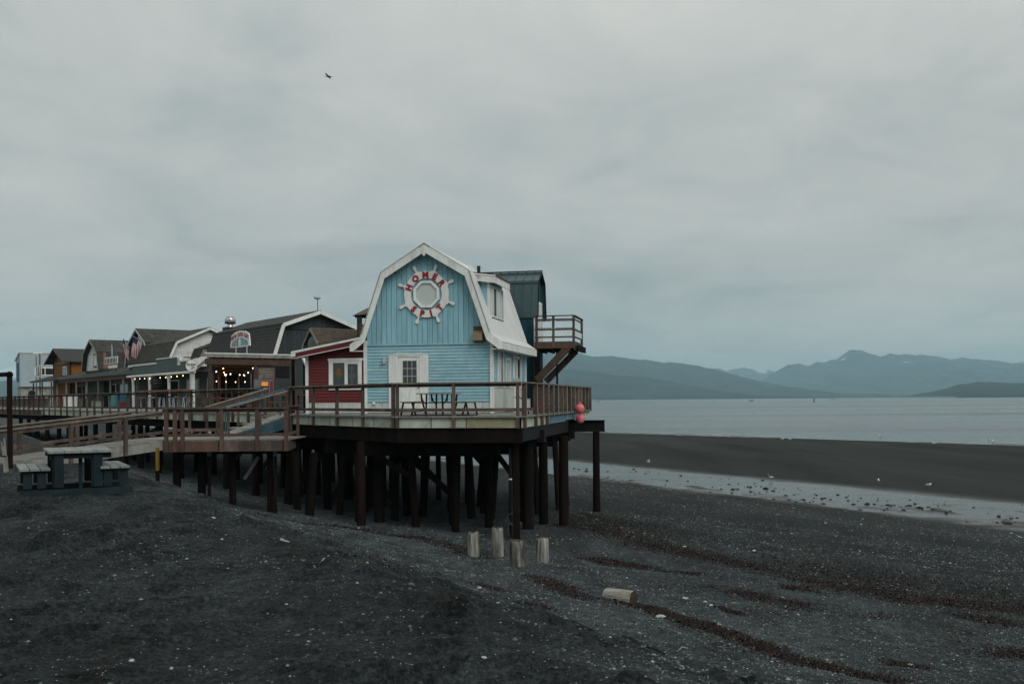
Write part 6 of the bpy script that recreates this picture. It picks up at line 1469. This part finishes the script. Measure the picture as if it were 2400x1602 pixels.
# small green tuft of weed at the lower edge
q = np.random.default_rng(31); TV, TF, TC = [], [], []
for cx_, cy_, num in ((1308, 1570, 130), (846, 1335, 50)):
    g = on_ground(cx_, cy_)
    for j in range(num):
        x = g.x+q.normal(0, .07); y = g.y+q.normal(0, .10); z = ground_z(x, y); o = len(TV); a = q.uniform(0, 6.28); L = q.uniform(.02, .06)
        TV += [(x, y, z), (x+.008*math.cos(a), y+.008*math.sin(a), z), (x+L*math.cos(a+1), y+L*math.sin(a+1), z+L*.5)]; TF.append((o, o+1, o+2)); TC += [(.075, .07, .012)]*3
kind(ob('yellow_green_weed', raw_mesh('yellow_green_weed', TV, TF, kelpm2, False, np.array(TC))), 'stuff')

# broken lines of foam where the sea meets the sandbar
q = np.random.default_rng(52); FV, FF = [], []
for i in range(900):
    k_ = q.uniform(.07, .56); Yv = np.arange(90, 230, .5); gz_ = ground_zs(k_*Yv, Yv); j = int(np.argmax(gz_ < SEA+q.uniform(-.05, .03)))
    if j == 0: continue
    x, y = k_*Yv[j], Yv[j]+q.normal(0, .5); 
    if fbm(x*.09, y*.02, 3)+q.normal(0, .08) < .03: continue
    L = q.uniform(.4, 2.6); w_ = q.uniform(.05, .16); o = len(FV); a = math.atan2(-48, 53.7)+q.normal(0, .05); ca, sa = math.cos(a), math.sin(a)
    for lx, ly in ((-L, 0), (0, -w_), (L, 0), (0, w_)): FV.append((x+lx*ca-ly*sa, y+lx*sa+ly*ca, SEA+.05+.03*(lx == 0)))
    FF.append((o, o+1, o+2, o+3))
kind(ob('surf_foam', raw_mesh('surf_foam', FV, FF, mat('sea_foam', (.55, .58, .58), .8, .1, bump=0))), 'stuff')
# ------------------------------------------------------------------ gulls, birds, boats
def gull_mesh():
    V, F = blob(5, .1, (1.9, .85, .9), 12, 8, .05); body = MB().add([(x, y, z+.22) for x, y, z in V], F).ball((.19, 0, .335), .052, 10, 8).cyl((.11, 0, .27), (.185, 0, .33), .055, .045, 8).mesh('body', gullw, True)
    wing = MB().prism([(-.30, .20), (-.05, .30), (.10, .27), (.06, .19), (-.12, .17)], 'y', -.095, -.06).prism([(-.30, .20), (-.05, .30), (.10, .27), (.06, .19), (-.12, .17)], 'y', .06, .095).mesh('folded_wings', gullg)
    legs = MB().cyl((0, .03, 0), (0, .03, .15), .009, n=6).cyl((0, -.03, 0), (0, -.03, .15), .009, n=6).mesh('legs', strawm); beak = MB().cyl((.235, 0, .335), (.29, 0, .322), .014, .004, 6).mesh('beak', yellow)
    return body, wing, legs, beak
gm_ = gull_mesh()
gulls = [(1834, 1032, 'left gull of a pair on the sand near the water'), (1851, 1033, 'right gull of a pair on the sand near the water'), (2190, 1043, 'lone white gull bending down on the dark sand at right'), (2318, 1035, 'white gull at the waterline near the right edge'), (2327, 1039, 'white gull just right of another at the waterline'), (1519, 1089, 'small white gull at the edge of the wet flat near the pier'), (1515, 1017, 'gull at the waterline straight right of the lone pile'), (2063, 1028, 'distant gull on the waterline in the middle'), (2059, 1132, 'tiny gull on the dark sandbar above the rocks'), (2176, 1142, 'tiny gull on the dark sandbar at right')]
for i, (px, py, lb) in enumerate(gulls):
    g = on_ground(px, py); g.z = max(g.z, SEA); sc_ = 1.15 if i < 8 else .7
    t = thing('gull', lb, 'gull', g, random.uniform(0, 6.3), 'gulls on the sand')
    t.scale = (sc_, sc_, sc_)
    for nm, me in zip(('body', 'folded_wings', 'legs', 'beak'), gm_): ob(nm, me, t)
# wading bird in the shallows
g = on_ground(1807, 1128); g.z = POOL
t = thing('wading_bird', 'grey long-legged wading bird standing in the shallow tidal water', 'wading bird', g, R(150)); t.scale = (.55, .55, .55)
V, F = blob(6, .16, (1.7, .8, .9), 12, 8, .05); MB().add([(x, y, z+.48) for x, y, z in V], F).build('body', gullg, t, True)
MB().tube([(.2, 0, .52), (.30, 0, .66), (.27, 0, .78), (.33, 0, .86)], .035, 8).ball((.36, 0, .87), .05, 10, 8).build('neck', gullg, t, True); MB().cyl((.4, 0, .87), (.54, 0, .83), .016, .004, 6).build('beak', strawm, t)
MB().prism([(-.34, .44), (-.05, .58), (.14, .54), (.05, .40)], 'y', -.14, -.10).prism([(-.34, .44), (-.05, .58), (.14, .54), (.05, .40)], 'y', .10, .14).build('folded_wings', gullw, t)
for y_ in (-.05, .05): MB().cyl((0, y_, -.05), (0, y_, .40), .014, n=6).build('leg', strawm, t)
# bird in flight
bp = at(771, 180, 130.0)
fl = thing('flying_bird', 'dark bird gliding with spread wings high in the grey sky', 'bird', bp)
V, F = blob(7, .13, (2.4, .8, .75), 12, 8, .04); MB().add(V, F).build('body', birdm, fl, True)
MB().cyl((.26, 0, .02), (.42, 0, .01), .06, .012, 8).build('head', birdm, fl, True)
MB().prism([(-.22, .05), (-.48, .13), (-.50, -.12), (-.22, -.05)], 'z', -.012, .012).build('tail', birdm, fl)
def wing_mb(pts_, w0):
    mb = MB(); vs = []
    for (x, y, z), c in zip(pts_, w0): vs += [(x+c*.45, y, z+.012), (x-c*.55, y, z-.012)]
    fs = [(2*i, 2*i+1, 2*i+3, 2*i+2) for i in range(len(pts_)-1)]; mb.add(vs, fs); o = len(vs)
    mb.add([(a, b, c-.025) for a, b, c in vs], [f[::-1] for f in fs]); return mb
wing_mb([(-.02, .0, .02), (-.12, .1, .14), (-.30, .2, .30), (-.42, .24, .44), (-.45, .26, .60)], [.20, .24, .22, .18, .06]).build('wing', birdm, fl)
wing_mb([(.02, .0, -.02), (.10, -.1, -.14), (.20, -.2, -.28), (.27, -.26, -.38)], [.20, .20, .13, .04]).build('wing', birdm, fl)
# boats, channel marker
def boat(label, px, py, Lm, cabin=True, wake=0.0, rz=0.0):
    a, b = ray(px, py); Y = (SEA-E)/b; p = Vector((a*Y, Y, SEA)); t = thing('motor_boat', label, 'boat', p, rz, 'boats on the bay'); k = Lm/6
    MB().add([(x*k, y*k, z*k) for x, y, z in ((-3, -1, .05), (1.4, -1, .05), (3.2, 0, .4), (1.4, 1, .05), (-3, 1, .05), (-3, -1.2, .95), (1.5, -1.2, 1.05), (3.6, 0, 1.35), (1.5, 1.2, 1.05), (-3, 1.2, .95))], [(4, 3, 2, 1, 0), (5, 6, 7, 8, 9), (0, 1, 6, 5), (1, 2, 7, 6), (2, 3, 8, 7), (3, 4, 9, 8), (4, 0, 5, 9)]).build('hull', steel, t)
    if cabin: MB().prism([(-1.2*k, .9*k), (.9*k, .9*k), (.4*k, 2.1*k), (-1.0*k, 2.1*k)], 'y', -.8*k, .8*k).build('cabin', galv, t)
    if wake:
        foam = white; MB().prism([(-3*k, -.7*k), (-3*k, .7*k), (-3*k-wake, 2.2*k), (-3*k-wake, -2.2*k)], 'z', .03, .10).build('wake', foam, t)
boat('small dark motor boat towing a white wake left of the channel marker', 1761, 939.5, 8, True, 60, R(5)); boat('tiny boat with a faint wake right of the channel marker', 1950, 935.5, 7, True, 50, R(4)); boat('tiny dark skiff just right of the pier railing', 1402, 941.0, 6, False, 40, R(185))
a, b = ray(1908, 941.5); Y = (SEA-E)/b
mk = thing('channel_marker', 'dark floating channel marker buoy on the bay', 'marker buoy', (a*Y, Y, SEA))
k = Y/FPX
MB().lathe([(2.2*k, -.3), (2.6*k, 1.2*k), (2.0*k, 2.4*k), (.7*k, 2.6*k), (.7*k, 5.5*k)], n=12).build('float', steel, mk); MB().lathe([(1.6*k, 5.5*k), (2.0*k, 6.6*k), (1.0*k, 8.4*k)], n=12).build('top_mark', steel, mk)

# ------------------------------------------------------------------ haze over the bay
hz_m = bpy.data.materials.new('sea_haze'); hz_m.use_nodes = True; t = hz_m.node_tree; t.nodes.clear()
o_ = N(t, 'ShaderNodeOutputMaterial'); pv = N(t, 'ShaderNodeVolumePrincipled'); pv.inputs['Color'].default_value = (.51, .785, .895, 1); pv.inputs['Density'].default_value = HAZE
pv.inputs['Anisotropy'].default_value = 0.0
t.links.new(pv.outputs[0], o_.inputs['Volume'])
V = [(x, y, z) for z in (SEA-16, 690) for y in (-3200, 19100) for x in (-13500, 13500)]
hz = ob('haze', raw_mesh('haze', V, [(0, 2, 3, 1), (4, 5, 7, 6), (0, 1, 5, 4), (2, 6, 7, 3), (0, 4, 6, 2), (1, 3, 7, 5)], hz_m)); kind(hz, 'stuff')
